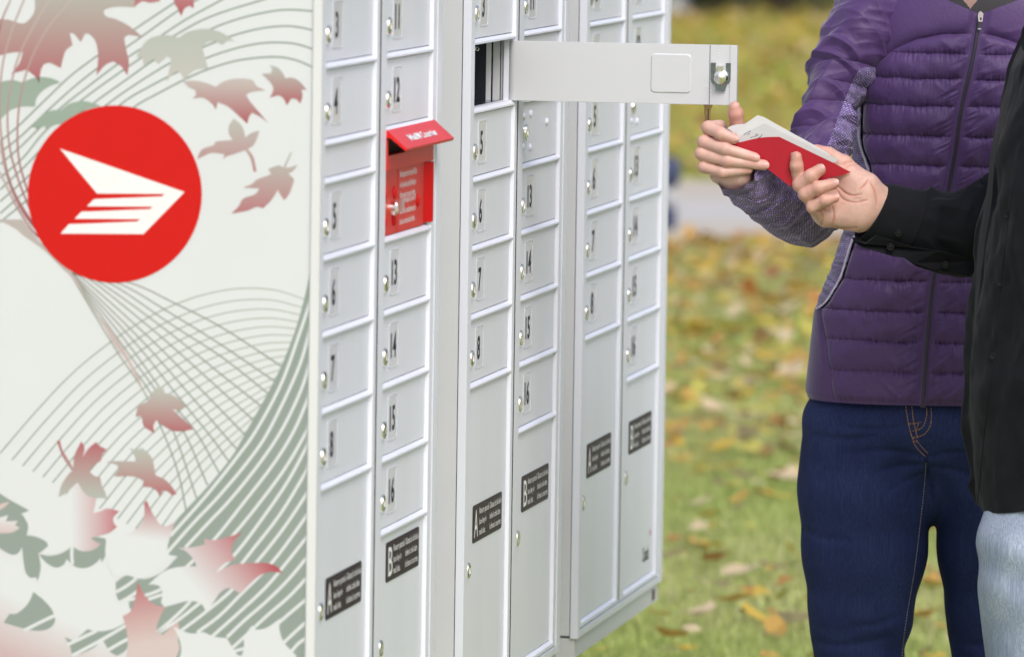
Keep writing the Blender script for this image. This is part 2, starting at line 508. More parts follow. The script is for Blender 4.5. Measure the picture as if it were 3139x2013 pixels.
def _thin(m):
    N, L = m.node_tree.nodes, m.node_tree.links
    b = N['Principled BSDF']; out = [n for n in N if n.type == 'OUTPUT_MATERIAL'][0]; a = [n for n in N if n.type == 'VERTEX_COLOR'][0]
    tr = N.new('ShaderNodeBsdfTranslucent'); L.new(a.outputs[0], tr.inputs[0]); mx = N.new('ShaderNodeMixShader'); mx.inputs[0].default_value = .4
    L.new(b.outputs[0], mx.inputs[1]); L.new(tr.outputs[0], mx.inputs[2]); L.new(mx.outputs[0], out.inputs[0])
_thin(M['blade'])
M['binblue'] = mat('navy_plastic', (.030, .042, .105, 1), rough=.45, noise=(20, .15))
M['bingrey'] = mat('grey_band', (.42, .43, .46, 1), rough=.5, noise=(20, .1))

def sheet(name, x0, x1, y0, y1, z, m, cell=None):
    o = MB().quad((x0, y0, z), (x1, y0, z), (x1, y1, z), (x0, y1, z)).obj(name, m)
    return tag(o, kind='structure')
sheet('ground', -500, 500, -150, 900, -.004, M['lawn'])
sheet('lawn', -60, 60, 31.46, 140, .004, M['lawn_far'])
sheet('path', -60, 60, 28.25, 30.1, .008, M['asphalt'])
tag(MB().box(-60, 60, 30.1, 31.45, -.02, .012).obj('path_edging', M['concrete']), kind='structure')
tag(MB().box(-60, 60, 27.15, 28.25, -.02, .012).obj('path_edging', M['concrete']), kind='structure')
sheet('reflected_paving', 2.4, 7.5, -60, 26.5, .006, M['asphalt'])  # unseen paving added out of view to lighten the reflections in the doors
M['grass_in_shade'] = ground_mat('shaded_grass', [(.3, (.07, .095, .03, 1)), (.7, (.17, .16, .06, 1))], 3)  # shadowed grass past the lawn, its shade put into the colour
sheet('shaded_grass', -60, 60, 55.5, 140, .014, M['grass_in_shade'])
sheet('gutter', -60, 60, 26.55, 27.15, .006, M['asphalt'])

# ---- grass blades: ground cover nobody could count
def blades(n, y0, y1, xa, xb, hmin, hmax, w, pal, name):
    Y = np.sqrt(RNG.random(n) * (y1 ** 2 - y0 ** 2) + y0 ** 2)
    X = Y * (xa + (xb - xa) * RNG.random(n))
    h = hmin + (hmax - hmin) * RNG.random(n); az = RNG.random(n) * 2 * np.pi; ln = (RNG.random(n) ** 1.3) * .9
    wx, wy = np.cos(az) * w * (.6 + .8 * RNG.random(n)), np.sin(az) * w
    lx, ly = -np.sin(az) * ln * h, np.cos(az) * ln * h
    z = np.zeros(n)
    P = [np.stack(p, 1) for p in ((X - wx, Y - wy, z), (X + wx, Y + wy, z), (X + lx * .35 + wx * .7, Y + ly * .35 + wy * .7, h * .6),
                                  (X + lx * .35 - wx * .7, Y + ly * .35 - wy * .7, h * .6), (X + lx, Y + ly, h * (1 - .4 * ln)))]
    V = np.stack(P, 1).reshape(-1, 3)
    b = np.arange(n)[:, None] * 5
    T = np.concatenate([b + [0, 1, 2], b + [0, 2, 3], b + [3, 2, 4]])
    pal = np.array(pal)
    patch = vnoise(X * 1.3, Y * .9) * .5 + .5
    k = np.clip((patch * .55 + RNG.random(n) * .45) * len(pal), 0, len(pal) - 1).astype(int)
    c = np.repeat(pal[k] * (.8 + .4 * RNG.random(n))[:, None], 5, 0)
    return tag(link(name, np_mesh(name, V, T, M['blade'], smooth=False, col=c)), 'short green lawn grass growing around the mailboxes and the path', 'grass', kind='stuff')
GP = [(.34, .42, .11), (.41, .50, .14), (.47, .55, .17), (.53, .57, .22), (.60, .58, .30), (.45, .48, .16)]
blades(120000, 12.6, 19, -.03, .09, .03, .065, .0022, GP, 'lawn_grass')
blades(60000, 19, 26.5, -.02, .09, .03, .07, .0032, GP, 'lawn_grass')
blades(60000, 9, 26, -.35, .5, .03, .06, .004, GP, 'lawn_grass')
blades(30000, 31.6, 60, .0, .10, .04, .08, .007, [(.28, .34, .06), (.35, .39, .085), (.43, .42, .12)], 'lawn_grass')

# ---- fallen leaves
LC = {'yellow': (.62, .43, .065, 1), 'golden': (.56, .34, .085, 1), 'orange': (.48, .22, .06, 1), 'rust brown': (.30, .13, .06, 1),
      'pale tan': (.68, .54, .36, 1), 'greenish yellow': (.52, .48, .11, 1)}
LM = {k: leaf_mat('leaf_' + k.replace(' ', '_'), c, .3) for k, c in LC.items()}
def leaf_geo(kind, curl, seed):
    r = random.Random(seed); V = [(0, 0, 0)]; n = 26
    for i in range(n):
        a = 2 * math.pi * i / n
        if kind == 0:   # lobed maple leaf
            l = abs(math.cos(2.5 * (a - math.pi / 2))); rad = .5 * (.60 + .40 * l ** 1.2) * (1.0 - .35 * (math.sin(a) < -.4)) * r.uniform(.9, 1.1)
        else:           # oval leaf
            rad = .5 / math.sqrt((math.cos(a) / .55) ** 2 + math.sin(a) ** 2) * r.uniform(.94, 1.05)
        x, y = rad * math.cos(a), rad * math.sin(a)
        V.append((x, y, curl * (x * x * 1.6 + y * y * .9) + .05 * math.sin(3 * a + seed) * rad))
    Fc = [(0, 1 + i, 1 + (i + 1) % n) for i in range(n)]
    return V, Fc
LG = [leaf_geo(i % 2 == 1, (.25, .7, -.35, 1.0, .1, .5)[i], i) for i in range(6)]
leaf_me = {}
for k in LC:
    for i, (V, Fc) in enumerate(LG):
        me = bpy.data.meshes.new('fallen_leaf'); me.from_pydata(V, [], Fc); me.materials.append(LM[k]); leaf_me[k, i] = me
def hidden(px, py):
    if px < (2035 if py < 1845 else 2035 - (py - 1845) * 1.5): return True
    return px > 2500 and not (2775 < px < 2925 and py > 1560)
def leaf_place(px, py):
    row = 'by the path edge' if py < 900 else 'on the far lawn' if py < 1080 else 'on the middle lawn' if py < 1330 else 'on the nearer lawn' if py < 1650 else 'on the nearest grass'
    side = 'between the dark denim legs' if px > 2600 else 'beside the right mailbox' if px < 2170 else 'right of the mailboxes' if px < 2290 else 'midway to the jeans' if px < 2400 else 'beside the dark jeans'
    return row + ' ' + side
def leaf_spots():
    S = []
    # leaves that can be picked out one by one in the photograph (native pixels, colour, size)
    for px, py, c, s in [(2215, 1535, 'pale tan', .095), (2150, 1600, 'pale tan', .09), (2165, 1650, 'yellow', .07), (2125, 1720, 'golden', .11),
                         (2190, 1735, 'yellow', .09), (2200, 1770, 'orange', .10), (2275, 1815, 'pale tan', .11), (2440, 1775, 'yellow', .09),
                         (2315, 1870, 'yellow', .08), (2250, 1925, 'golden', .09), (2140, 1965, 'pale tan', .10), (2435, 1965, 'pale tan', .09),
                         (2380, 1995, 'golden', .08), (2370, 1815, 'pale tan', .07), (2290, 1390, 'pale tan', .10), (2400, 1420, 'pale tan', .09),
                         (2210, 1425, 'yellow', .10), (2160, 1370, 'golden', .09), (2420, 1520, 'pale tan', .12), (2060, 1780, 'pale tan', .08),
                         (2330, 1560, 'golden', .07), (2380, 1580, 'yellow', .08), (2180, 1300, 'pale tan', .11), (2290, 1215, 'pale tan', .12),
                         (2215, 1195, 'rust brown', .11), (2120, 1230, 'pale tan', .10), (2350, 1165, 'golden', .10), (2400, 1110, 'yellow', .10),
                         (2230, 1060, 'yellow', .10), (2130, 1060, 'golden', .10), (2300, 950, 'yellow', .11), (2270, 900, 'yellow', .11),
                         (2420, 1250, 'orange', .09), (2170, 1130, 'orange', .09), (1880, 1930, 'yellow', .10), (1940, 1965, 'pale tan', .09),
                         (2850, 1850, 'golden', .09), (2845, 1960, 'golden', .08), (2850, 1690, 'orange', .08), (2860, 1620, 'pale tan', .09)]:
        S.append((px, py, c, s))
    names = list(LC); w = [.28, .22, .11, .11, .18, .10]
    while len(S) < 325:
        py = random.uniform(775, 2100)
        dens = 1.0 if py < 1000 else (1.0 if py < 1400 else (.40 if py < 1550 else .17))
        if random.random() > dens: continue
        px = random.uniform(1780, 2960)
        if hidden(px, py): continue
        S.append((px, py, random.choices(names, w)[0], random.uniform(.038, .070)))
    return S
spots = leaf_spots()
spots.sort(key=lambda s: -s[1])
def leaf_matrix(px, py, s):
    D = EYE * F_PX / (py + 585.0); p = at(px, py, D); k = EYE / (EYE - p[2]); p = EYEP + (p - EYEP) * k
    R = Matrix.Rotation(random.uniform(0, 6.28), 4, 'Z') @ Matrix.Rotation(random.gauss(0, .28), 4, 'X') @ Matrix.Rotation(random.gauss(0, .25), 4, 'Y')
    return Matrix.Translation((p[0], p[1], random.uniform(.04, .06))) @ R @ Matrix.Scale(s, 4)
litter = {k: MB() for k in LC}
for i, (px, py, c, s) in enumerate(spots):
    Mx = leaf_matrix(px, py, s); g = random.randrange(6)
    if i < 300:
        o = link('fallen_leaf', leaf_me[c, g]); o.matrix_world = Mx
        size = 'large' if s > .058 else 'small'
        shape = ('slightly curled', 'curled', 'domed', 'tightly curled', 'flat', 'half curled')[g]
        tag(o, f'{size} {shape} {c} leaf {leaf_place(px, py)}', 'leaf', 'fallen leaves on the lawn')
    else:
        litter[c].add([Mx @ Vector(v) for v in LG[g][0]], LG[g][1])
for _ in range(6800):     # the carpet of leaves beyond the path and, thinning out, along its near edge
    far = random.random() < .78
    D = math.sqrt(random.uniform(31.7 ** 2, 58 ** 2)) if far else 26.45 - 9.5 * random.random() ** 2.2
    x = D * random.uniform(-.02, .095)
    c = random.choices(list(LC), [.24, .22, .07, .07, .16, .24])[0]
    Mx = Matrix.Translation((x, D, random.uniform(.045, .07))) @ Matrix.Rotation(random.uniform(0, 6.28), 4, 'Z') @ Matrix.Rotation(random.gauss(0, .35), 4, 'X') @ Matrix.Scale(random.uniform(.06, .12), 4)
    g = random.choice((0, 1, 4)); litter[c].add([Mx @ Vector(v) for v in LG[g][0]], LG[g][1])
lit = MB(); li = []
for j, (c, mb) in enumerate(litter.items()):
    lit.add(mb.v, mb.f); li += [j] * len(mb.f)
lo = lit.obj('leaf_litter', LM['yellow'])
lo.data.materials.clear()
for c in LC: lo.data.materials.append(LM[c])
lo.data.polygons.foreach_set('material_index', li)
tag(lo, 'carpet of yellow and brown fallen leaves on the lawn beyond the path', 'leaf litter', kind='stuff')

# ---- things at the far side of the lawn (out of focus in the photograph)
def foliage(mb, c, rx, rz, n, s, seed):
    r = random.Random(seed)
    for _ in range(n):
        a, e, k = r.uniform(0, 6.28), r.uniform(-.9, 1.57), r.random() ** .4
        p = Vector((c[0] + rx * k * math.cos(a) * math.cos(e), c[1] + rx * k * math.sin(a) * math.cos(e), c[2] + rz * k * math.sin(e)))
        q = Matrix.Rotation(r.uniform(0, 6.28), 3, 'Z') @ Matrix.Rotation(r.uniform(0, 3), 3, 'X')
        t = s * r.uniform(.6, 1.3)
        mb.add([p + q @ Vector(v) for v in ((-.4 * t, 0, 0), (0, -.25 * t, .03), (.6 * t, 0, 0), (0, .25 * t, .03))], [(0, 1, 2, 3)])
def ground_pt(px, py):
    D = EYE * F_PX / (py + 585.0); p = at(px, py, D); return EYEP + (p - EYEP) * EYE / (EYE - p[2])
def shrub(px, py, r, h, m, label, seed):
    p = ground_pt(px, py); root = empty('shrub', tuple(p)); tag(root, label, 'shrub')
    st = MB()
    for k in range(7):
        a = k * .9; st.lathe([(.012, 0), (.006, h * .7)], (.03 * math.cos(a), .03 * math.sin(a), 0), (.5 * math.cos(a), .5 * math.sin(a), 1), 6)
    st.obj('stem', M['bark'], root)
    f = MB(); foliage(f, (0, 0, h * .5), r, h * .55, 1500, .07, seed); f.obj('foliage', m, root)
shrub(2172, 58, .20, .8, M['shrub_dark'], 'dark blurred shrub beside the pale boulder beyond the lawn', 1)
shrub(2270, 50, .36, 1.0, M['shrub_dark'], 'wide dark green shrub beyond the lawn, left of the tree trunk', 2)
shrub(2505, 52, .30, .9, M['shrub_pale'], 'pale green blurred shrub right of the tree trunk by the purple shoulder', 3)
def boulder(px, py, r, m, label, seed):
    p = ground_pt(px, py); rr = random.Random(seed); V, Fc = [], []
    nu, nv = 14, 8
    for i in range(nv):
        for j in range(nu):
            e, a = -.5 + 2.07 * i / (nv - 1), 6.283 * j / nu; k = r * rr.uniform(.82, 1.1)
            V.append((k * math.cos(e) * math.cos(a) * 1.15, k * math.cos(e) * math.sin(a), max(0, k * .9 * math.sin(e) + r * .3)))
    o = link('boulder', np_mesh('boulder', V, grid_faces(nv, nu), m)); o.location = tuple(p); tag(o, label, 'boulder')
boulder(2092, 55, .15, M['rock'], 'pale grey boulder at the far edge of the lawn near the mailboxes', 4)
def tree(p, r, h, label, seed):
    root = empty('tree', tuple(p)); tag(root, label, 'tree')
    t = MB(); t.lathe([(r * 1.35, 0), (r * 1.08, .15), (r, .6), (r * .8, h * .5), (r * .35, h * .8)], (0, 0, 0), (0, 0, 1), 14)
    rr = random.Random(seed)
    for k in range(7):
        a = k * 2.4; z = h * (.38 + .06 * k); t.lathe([(r * .4, 0), (r * .1, h * .3)], (0, 0, z), (math.cos(a), math.sin(a), .8), 8)
    t.obj('trunk', M['bark'], root, True)
    c = MB()
    for k in range(10):
        foliage(c, (rr.uniform(-1, 1) * h * .28, rr.uniform(-1, 1) * h * .28, h * rr.uniform(.55, .95)), h * .16, h * .12, 380, .22, seed * 20 + k)
    c.obj('crown', M['crown'], root)
tree(ground_pt(2395, 46), .135, 7, 'tree with a purplish brown trunk at the far side of the leafy lawn', 1)
shrub(2350, 40, .30, .9, M['shrub_dark'], 'dark shrub close behind the left side of the tree trunk', 6)
shrub(2610, 45, .5, 1.0, M['shrub_dark'], 'dark shrub beyond the lawn, hidden mostly by the purple shoulder', 7)
tree((13, 66, 0), .2, 9, 'yellow leaved tree standing beyond the lawn, far to the right of the people', 2)
tree((22, 60, 0), .2, 8, 'smaller yellow tree far to the right beyond the path', 3)
tree((-9, 70, 0), .22, 9, 'yellow leaved tree standing behind the mailboxes across the path', 4)
def small_bin():
    p = ground_pt(2048, 712); root = empty('litter_bin', tuple(p)); tag(root, 'blurred navy blue bin with a grey middle standing just past the right mailbox unit', 'bin')
    MB().lathe([(.022, 0), (.03, .01), (.034, .085), (.03, .1)], (0, 0, 0), (0, 0, 1), 20).obj('base', M['binblue'], root, True)
    MB().lathe([(.024, .1), (.026, .19)], (0, 0, 0), (0, 0, 1), 20).obj('band', M['bingrey'], root, True)
    MB().lathe([(.04, .19), (.046, .21), (.05, .27), (.035, .30), (.0, .31)], (0, 0, 0), (0, 0, 1), 20).obj('lid', M['binblue'], root, True)
small_bin()

# ------------------------------------------------------------------ mailbox units
TH, X0, Y0, Z34, H = 0.177977, -0.238642, 8.651444, EYE - 0.3313388, 0.0975
U1R, U2L, U2R = .33305, .39365, .72382
DV, NV = np.array([math.sin(TH), math.cos(TH), 0]), np.array([math.cos(TH), -math.sin(TH), 0])
PY = .0052           # how far doors sit behind the frame
SILL, RIM, JAMB, LIP = .0045, .0028, .0033, .0072
ZBOT = .433
BOX = {}

def rounded(x0, x1, z0, z1, r, n=5):
    P = []
    for cx, cz, a0 in ((x1 - r, z1 - r, 0), (x0 + r, z1 - r, 90), (x0 + r, z0 + r, 180), (x1 - r, z0 + r, 270)):
        for k in range(n):
            a = math.radians(a0 + 90 * k / (n - 1)); P.append((cx + r * math.cos(a), cz + r * math.sin(a)))
    return P
def flat_text(mb, s, size, x, y, z, align='LEFT', sx=1.0, width=None, bold=.008):
    V, Fc = text_geo(s, size, align, bold=bold, width=width)
    mb.add([(x + v[0] * sx, y, z + v[1]) for v in V], Fc)

_lock = MB()
_lock.lathe([(.0120, 0), (.0120, -.0030), (.0111, -.0045), (.0090, -.0052), (.0080, -.0046), (.0030, -.0048)], (0, 0, 0), (0, 1, 0), 24)
_lock.box(-.0012, .0012, -.0062, -.0050, -.0045, .0045)
LOCK_ME = _lock.mesh('lock', M['chrome'], True); LOCK_ME.set_sharp_from_angle(angle=.6)
_sl = MB().box(-.0008, .0008, -.0066, -.0061, -.004, .004)
SLOT_ME = _sl.mesh('key_slot', M['dark'])

def door_geo(mb, x0, x1, z0, z1, y=PY, th=.0022):
    mb.box(x0, x1, y, y + th, z0, z1)

def lock_at(x, z, parent):
    o = link('lock', LOCK_ME, parent); o.location = (x, PY, z)
    o.rotation_euler = (0, random.uniform(-.12, .12), 0)
    return o

def cell_rect(uL, uR, zb, zt):
    """opening of the frame at the doors' plane"""
    return uL + .003, uR - LIP - JAMB, zb + RIM + SILL, zt - .0012

def number_door(root, uL, uR, zb, zt, num):
    x0, x1, z0, z1 = cell_rect(uL, uR, zb, zt)
    mb = MB(); door_geo(mb, x0 + .0006, x1 - .0007, z0 + .0011, z1 - .0006)
    d = mb.obj('compartment_door', M['paint'], root)
    h = z1 - z0; zc = z0 + h * .53
    nx0, nx1 = x0 + .060, x0 + .119
    # raised rim round the number, then the plate inside it
    out, inn = rounded(nx0 - .0016, nx1 + .0016, zc - h * .345, zc + h * .345, .006), rounded(nx0, nx1, zc - h * .327, zc + h * .327, .005)
    n = len(out); r = MB()
    r.add([(x, PY - .0001, z) for x, z in out] + [(x, PY - .0008, z) for x, z in out] + [(x, PY - .0008, z) for x, z in inn] + [(x, PY - .0002, z) for x, z in inn],
          [(k * n + i, k * n + (i + 1) % n, (k + 1) * n + (i + 1) % n, (k + 1) * n + i) for k in range(3) for i in range(n)])
    r.obj('number_rim', M['paint'], d)
    MB().add([(x, PY - .0004, z) for x, z in inn], [tuple(range(n))]).obj('number_plate', M['numplate'], d)
    t = MB(); flat_text(t, num, .046, (nx0 + nx1) / 2 + .0 - (.004 if len(num) > 1 else .006), PY - .0007, zc - .0165, 'CENTER', .98, bold=.022)
    t.obj('number', M['ink'], d)
    lock_at(x0 + .0215, z0 + h * .40, d)
    return d

EN = ['Return parcel', 'box key in', 'mail slot.']
FR = ['Glissez la clé de la', 'boîte à colis dans', 'la fente à courrier.']
def parcel_door(root, uL, uR, zb, zt, letter, drop, lockz):
    x0, x1, z0, z1 = cell_rect(uL, uR, zb, zt)
    mb = MB(); door_geo(mb, x0 + .0006, x1 - .0007, z0 + .0011, z1 - .0006)
    d = mb.obj('parcel_door', M['paint'], root, ); d['label'] = f'tall parcel door {letter}'
    a0, a1 = x0 + .057, x0 + .057 + .228
    t1 = zt - drop; t0 = t1 - .0535
    P = rounded(a0, a1, t0, t1, .005); n = len(P)
    MB().add([(x, PY - .0001, z) for x, z in P] + [(x, PY - .0010, z) for x, z in P],
             [(i, (i + 1) % n, n + (i + 1) % n, n + i) for i in range(n)] + [tuple(range(n, 2 * n))]).obj('label_plate', M['label'], d)
    L_ = MB(); flat_text(L_, letter, .056, a0 + .009, PY - .0013, t0 + .0075, width=.029); L_.obj('letter', M['white'], d)
    T = MB()
    for k in range(3):
        flat_text(T, EN[k], .0128, a0 + .048, PY - .0013, t1 - .0155 - k * .0152, width=(.074, .054, .047)[k])
        flat_text(T, FR[k], .0128, a0 + .130, PY - .0013, t1 - .0155 - k * .0152, width=(.092, .083, .090)[k])
    T.obj('label_text', M['white'], d)
    lock_at(x0 + .0165, t0 + lockz, d)
    return d

def plate_door(root, uL, uR, zb, zt, bolts=True):
    x0, x1, z0, z1 = cell_rect(uL, uR, zb, zt)
    mb = MB(); door_geo(mb, x0 + .0006, x1 - .0007, z0 + .0011, z1 - .0006)
    d = mb.obj('blank_door' if bolts else 'blank_plate', M['paint'], root)
    if bolts:
        lk = lock_at(x0 + .040, (z0 + z1) / 2 + .001, d)
        for bx, bz in ((.026, .78), (.026, .28), (.085, .80), (.085, .24), (.224, .60)):
            MB().lathe([(.0058, 0), (.0055, -.0018), (.0032, -.0036), (0.0006, -.0040)], (x0 + bx, PY, z0 + bz * (z1 - z0)), (0, 1, 0), 14).obj('bolt', M['paint'], d, True)
    return d

def column_frame(root, xo0, uL, uR, xo1, zs, zbot, ztop, colour):
    """one leaf of the front: stiles, rails and sloped reveals round every opening. zs: list of (zb, zt)"""
    mb = MB()
    mb.quad((xo0, 0, zbot), (uL, 0, zbot), (uL, 0, ztop), (xo0, 0, ztop))
    xr = uR - LIP
    mb.quad((xr, 0, zbot), (xo1, 0, zbot), (xo1, 0, ztop), (xr, 0, ztop))
    for x in (xo0, xo1): mb.quad((x, 0, zbot), (x, 0, ztop), (x, .014, ztop), (x, .014, zbot))
    prev = ztop
    for zb, zt in zs:
        if prev - zt > .0005: mb.quad((uL, 0, zt), (xr, 0, zt), (xr, 0, prev), (uL, 0, prev))
        zr = zb + RIM
        mb.quad((uL, 0, zb), (xr, 0, zb), (xr, 0, zr), (uL, 0, zr))
        x0, x1, z0, z1 = cell_rect(uL, uR, zb, zt)
        o = [(uL, 0, zr), (xr, 0, zr), (xr, 0, zt), (uL, 0, zt)]; i = [(x0, PY, z0), (x1, PY, z0), (x1, PY, z1), (x0, PY, z1)]
        b = [(p[0], PY + .012, p[2]) for p in i]
        for k in range(4):
            k2 = (k + 1) % 4
            mb.quad(o[k], o[k2], i[k2], i[k]); mb.quad(i[k], i[k2], b[k2], b[k])
        prev = zb
    if prev - zbot > .0005: mb.quad((uL, 0, zbot), (xr, 0, zbot), (xr, 0, prev), (uL, 0, prev))
    mb.quad((xo0, .0, ztop), (xo1, .0, ztop), (xo1, .014, ztop), (xo0, .014, ztop))
    mb.quad((xo0, .0, zbot), (xo1, .0, zbot), (xo1, .014, zbot), (xo0, .014, zbot))
    return mb.obj('door_frame', colour, root)

def build_unit(ci, kx, woff, dz, label, panel_mat):
    """ci: distance along the row"""
    z34 = Z34 + dz
    org = np.array([X0, Y0, 0]) + DV * ci + NV * woff
    root = empty('mailbox_unit', tuple(org), math.pi / 2 - TH)
    tag(root, label, 'mailbox', 'community mailbox units in a row')
    k = lambda u: .36 + (u - .36) * kx
    u1L, u1R, u2L, u2R = k(0), k(U1R), k(U2L), k(U2R)
    xl, xr = k(-.036), k(U2R + .050)
    fb, ft = ZBOT - .016, z34 + 3 * H + .035        # bottom and top of the face
    row = lambda r: z34 - r * H
    rows1, rows2 = [], []
    half = ci == 0
    n = 1
    r = -3.0
    while n <= 8:
        rows1.append(('n', row(r + 1), row(r), str(n))); r += 1; n += 1
        if half and n == 5: rows1.append(('p', row(r + .5), row(r), '')); r += .5
    rows1.append(('A', ZBOT, row(r), 'A'))
    r = -3.0
    for n in range(9, 13): rows2.append(('n', row(r + 1), row(r), str(n))); r += 1
    if half: rows2.append(('r', row(r + 1.5), row(r), '')); r += 1.5
    else: rows2.append(('b', row(r + 1), row(r), '')); r += 1
    for n in range(13, 17): rows2.append(('n', row(r + 1), row(r), str(n))); r += 1
    rows2.append(('B', ZBOT, row(r), 'B'))
    g0, g1 = u1R + .0115, u1R + .0225                # the groove between the two leaves
    column_frame(root, k(-.018), u1L, u1R, g0, [(a, b) for _, a, b, _ in rows1], ZBOT - .002, row(-3) + .006, M['paint'])
    column_frame(root, g1, u2L, u2R, u2R + .016, [(a, b) for _, a, b, _ in rows2], ZBOT - .002, row(-3) + .006, M['paint'])
    MB().box(g1 - .0012, g1 - .0001, .0004, .0140, ZBOT, row(-3)).obj('groove_dark_strip', M['dark'], root)  # dark strip added along the groove so the gap looks dark
    # face frame round the leaves, carcass, base, pedestal
    ff = MB()
    ff.box(xl, k(-.018) - .0015, -.0015, .0105, fb, ft)
    ff.box(u2R + .0175, xr, -.0015, .030, fb, ft)
    ff.box(k(-.018) - .0015, u2R + .0175, -.0010, .030, fb + .0005, ZBOT - .0045)
    ff.box(k(-.018) - .0015, u2R + .0175, -.0010, .030, row(-3) + .0085, ft - .0005)
    ff.obj('face_frame', M['paint'], root)
    MB().box(k(-.018), u2R + .017, .030, .033, ZBOT - .004, row(-3) + .008).obj('backing_plate', M['dark'], root) if ci != CI[1] else None
    ca = MB()
    ca.box(xl + .0015, xr - .0015, .500, .503, fb + .001, ft - .001)
    ca.box(xl + .0015, xr - .0015, .0302, .500, ft - .004, ft - .001)
    ca.box(xl + .0015, xr - .0015, .0302, .500, fb + .001, fb + .004)
    ca.obj('back_and_top', M['paint_flat_dim'], root)
    MB().box(xr - .0040, xr - .0015, .0302, .500, fb + .004, ft - .004).obj('side_panel', M['paint_flat_dim'], root)
    sp = MB().box(xl + .0015, xl + .0040, .0118 if ci else .0107, .500, fb + .004, ft - .004).obj('side_panel', panel_mat, root)
    MB().box(xl + .004, xr - .008, .004, .500, fb - .0310, fb + .0003).obj('base_channel', M['paint_flat_dim'], root)
    MB().box(.20, .52, .16, .40, 0, fb - .0312).obj('pedestal', M['paint_flat_dim'], root)
    pass
    for col, rows, a, b in ((1, rows1, u1L, u1R), (2, rows2, u2L, u2R)):
        for kind, zb, zt, s in rows:
            if kind == 'n':
                if ci == CI[1] and s == '4': BOX['open'] = (root, a, b, zb, zt); continue
                number_door(root, a, b, zb, zt, s)
            elif kind in 'AB': parcel_door(root, a, b, zb, zt, s, {('A', 0): .117, ('B', 0): .014, ('A', CI[1]): .171, ('A', CI[2]): .166}.get((s, ci), .068), {('A', 0): .016, ('B', 0): -.083}.get((s, ci), -.034))
            elif kind == 'p': plate_door(root, a, b, zb, zt, False)
            elif kind == 'b': plate_door(root, a, b, zb, zt)
            else: BOX['slot'] = (root, a, b, zb, zt)
    return root, sp, (xl, xr, fb, ft)

CI = (0, 1.0205546, 2.0048690)
unit1, side1, dim1 = build_unit(CI[0], 1.0, -.00086, 0, 'nearest mailbox unit with a leaf printed side panel and a red mail slot', M['panel'])
unit2, side2, dim2 = build_unit(CI[1], 1.0, .0, -.001, 'middle mailbox unit with one long compartment door swung wide open', M['paint_flat_dim'])
unit3, side3, dim3 = build_unit(CI[2], 1.035, .0, -.004, 'farthest mailbox unit of the row, with a small wordmark on door B', M['paint_flat_dim'])

# white edge trim of the printed side, open frame line
xl = dim1[0]
MB().box(xl - .0012, xl + .0012, -.002, .0095, dim1[2], dim1[3]).obj('corner_trim', M['trim'], unit1)

# ---- the red mail slot
root, a, b, zb, zt = BOX['slot']
x0, x1, z0, z1 = cell_rect(a, b, zb, zt)
xj = x1 + .001
slot = empty('mail_slot'); slot.parent = root; slot['label'] = 'red mail slot with a hooded flap'
zh = zb + (zt - zb) + .0030                       # hood root
zl = zh - .0540           # bottom of the lip plate
MB().box(x0 - .002, x1 + .006, PY - .0065, PY + .002, zl, zl + .0200).obj('lip_plate', M['red'], slot)
MB().box(x0 - .002, x0 + .006, PY - .0065, PY + .002, zl + .020, zh - .012).obj('slot_cheek', M['red'], slot)
MB().box(x1 - .002, x1 + .006, PY - .0065, PY + .002, zl + .020, zh - .012).obj('slot_cheek', M['red'], slot)
MB().box(x0 + .006, x1 - .002, PY + .014, PY + .016, zl + .012, zh - .010).obj('slot_back', M['dark'], slot)
MB().box(x0 + .0006, xj - .030, PY, PY + .0022, z0 + .001, zl - .0012).obj('slot_door', M['red'], slot)
sd = slot.children[-1]
MB().box(x0 + .1035, x0 + .1043, PY - .0004, PY + .0001, z0 + .002, zl - .002).obj('door_seam', M['redprint'], slot)
MB().prism([(xj - .030, PY + .001, z0 + .004), (xj - .0005, PY - .0075, z0 + .004), (xj + .0035, PY - .0075, z0 + .004), (xj + .0035, PY + .001, z0 + .004)], (0, 0, zl - z0 - .006)).obj('slot_jamb', M['redprint'], slot)
hood = MB()
pr = [(PY, zh), (PY - .0065, zh + .0005), (PY - .0120, zh - .0050), (PY - .0335, zh - .0235), (PY - .0320, zh - .0272), (PY - .0112, zh - .0104), (PY, zh - .0094)]
hx0, hx1 = x0 - .003, x1 + .013
hood.prism([(hx0, y, z) for y, z in pr], (hx1 - hx0, 0, 0))
ho = hood.obj('hood', M['red'], slot)
p0, p1 = np.array((PY - .0120, zh - .0050)), np.array((PY - .0335, zh - .0235)); dn = (p1 - p0) / np.linalg.norm(p1 - p0); nn = np.array((dn[1], -dn[0]))
def hood_txt(mb, s, size, u, v, wd):
    sx = 1.0; V, Fc = text_geo(s, size, 'LEFT', bold=.03, width=wd)
    mb.add([(u + q[0] * sx, p0[0] + dn[0] * (v - q[1]) + nn[0] * .0006, p0[1] + dn[1] * (v - q[1]) + nn[1] * .0006) for q in V], Fc)
ht = MB()
hood_txt(ht, 'Mail', .0155, hx0 + .072, .0170, .058); ht.obj('hood_text', M['white'], slot); ht = MB()
hood_txt(ht, 'Courrier', .0155, hx0 + .158, .0170, .105); ht.obj('hood_text', M['white'], slot)
hl = MB(); pts = []
for t in range(20):
    q = 6.2832 * t / 20; pts.append((.0125 * math.sin(q) ** 3, .009 * (.81 * math.cos(q) - .32 * math.cos(2 * q) - .13 * math.cos(3 * q) - .06 * math.cos(4 * q))))
hl.add([(hx0 + .143 + x * .85, p0[0] + dn[0] * (.0115 - z * .8) + nn[0] * .0006, p0[1] + dn[1] * (.0115 - z * .8) + nn[1] * .0006) for x, z in pts], [tuple(range(20))])
hl.obj('heart_mark', M['white'], slot)
sh_ = zl - z0
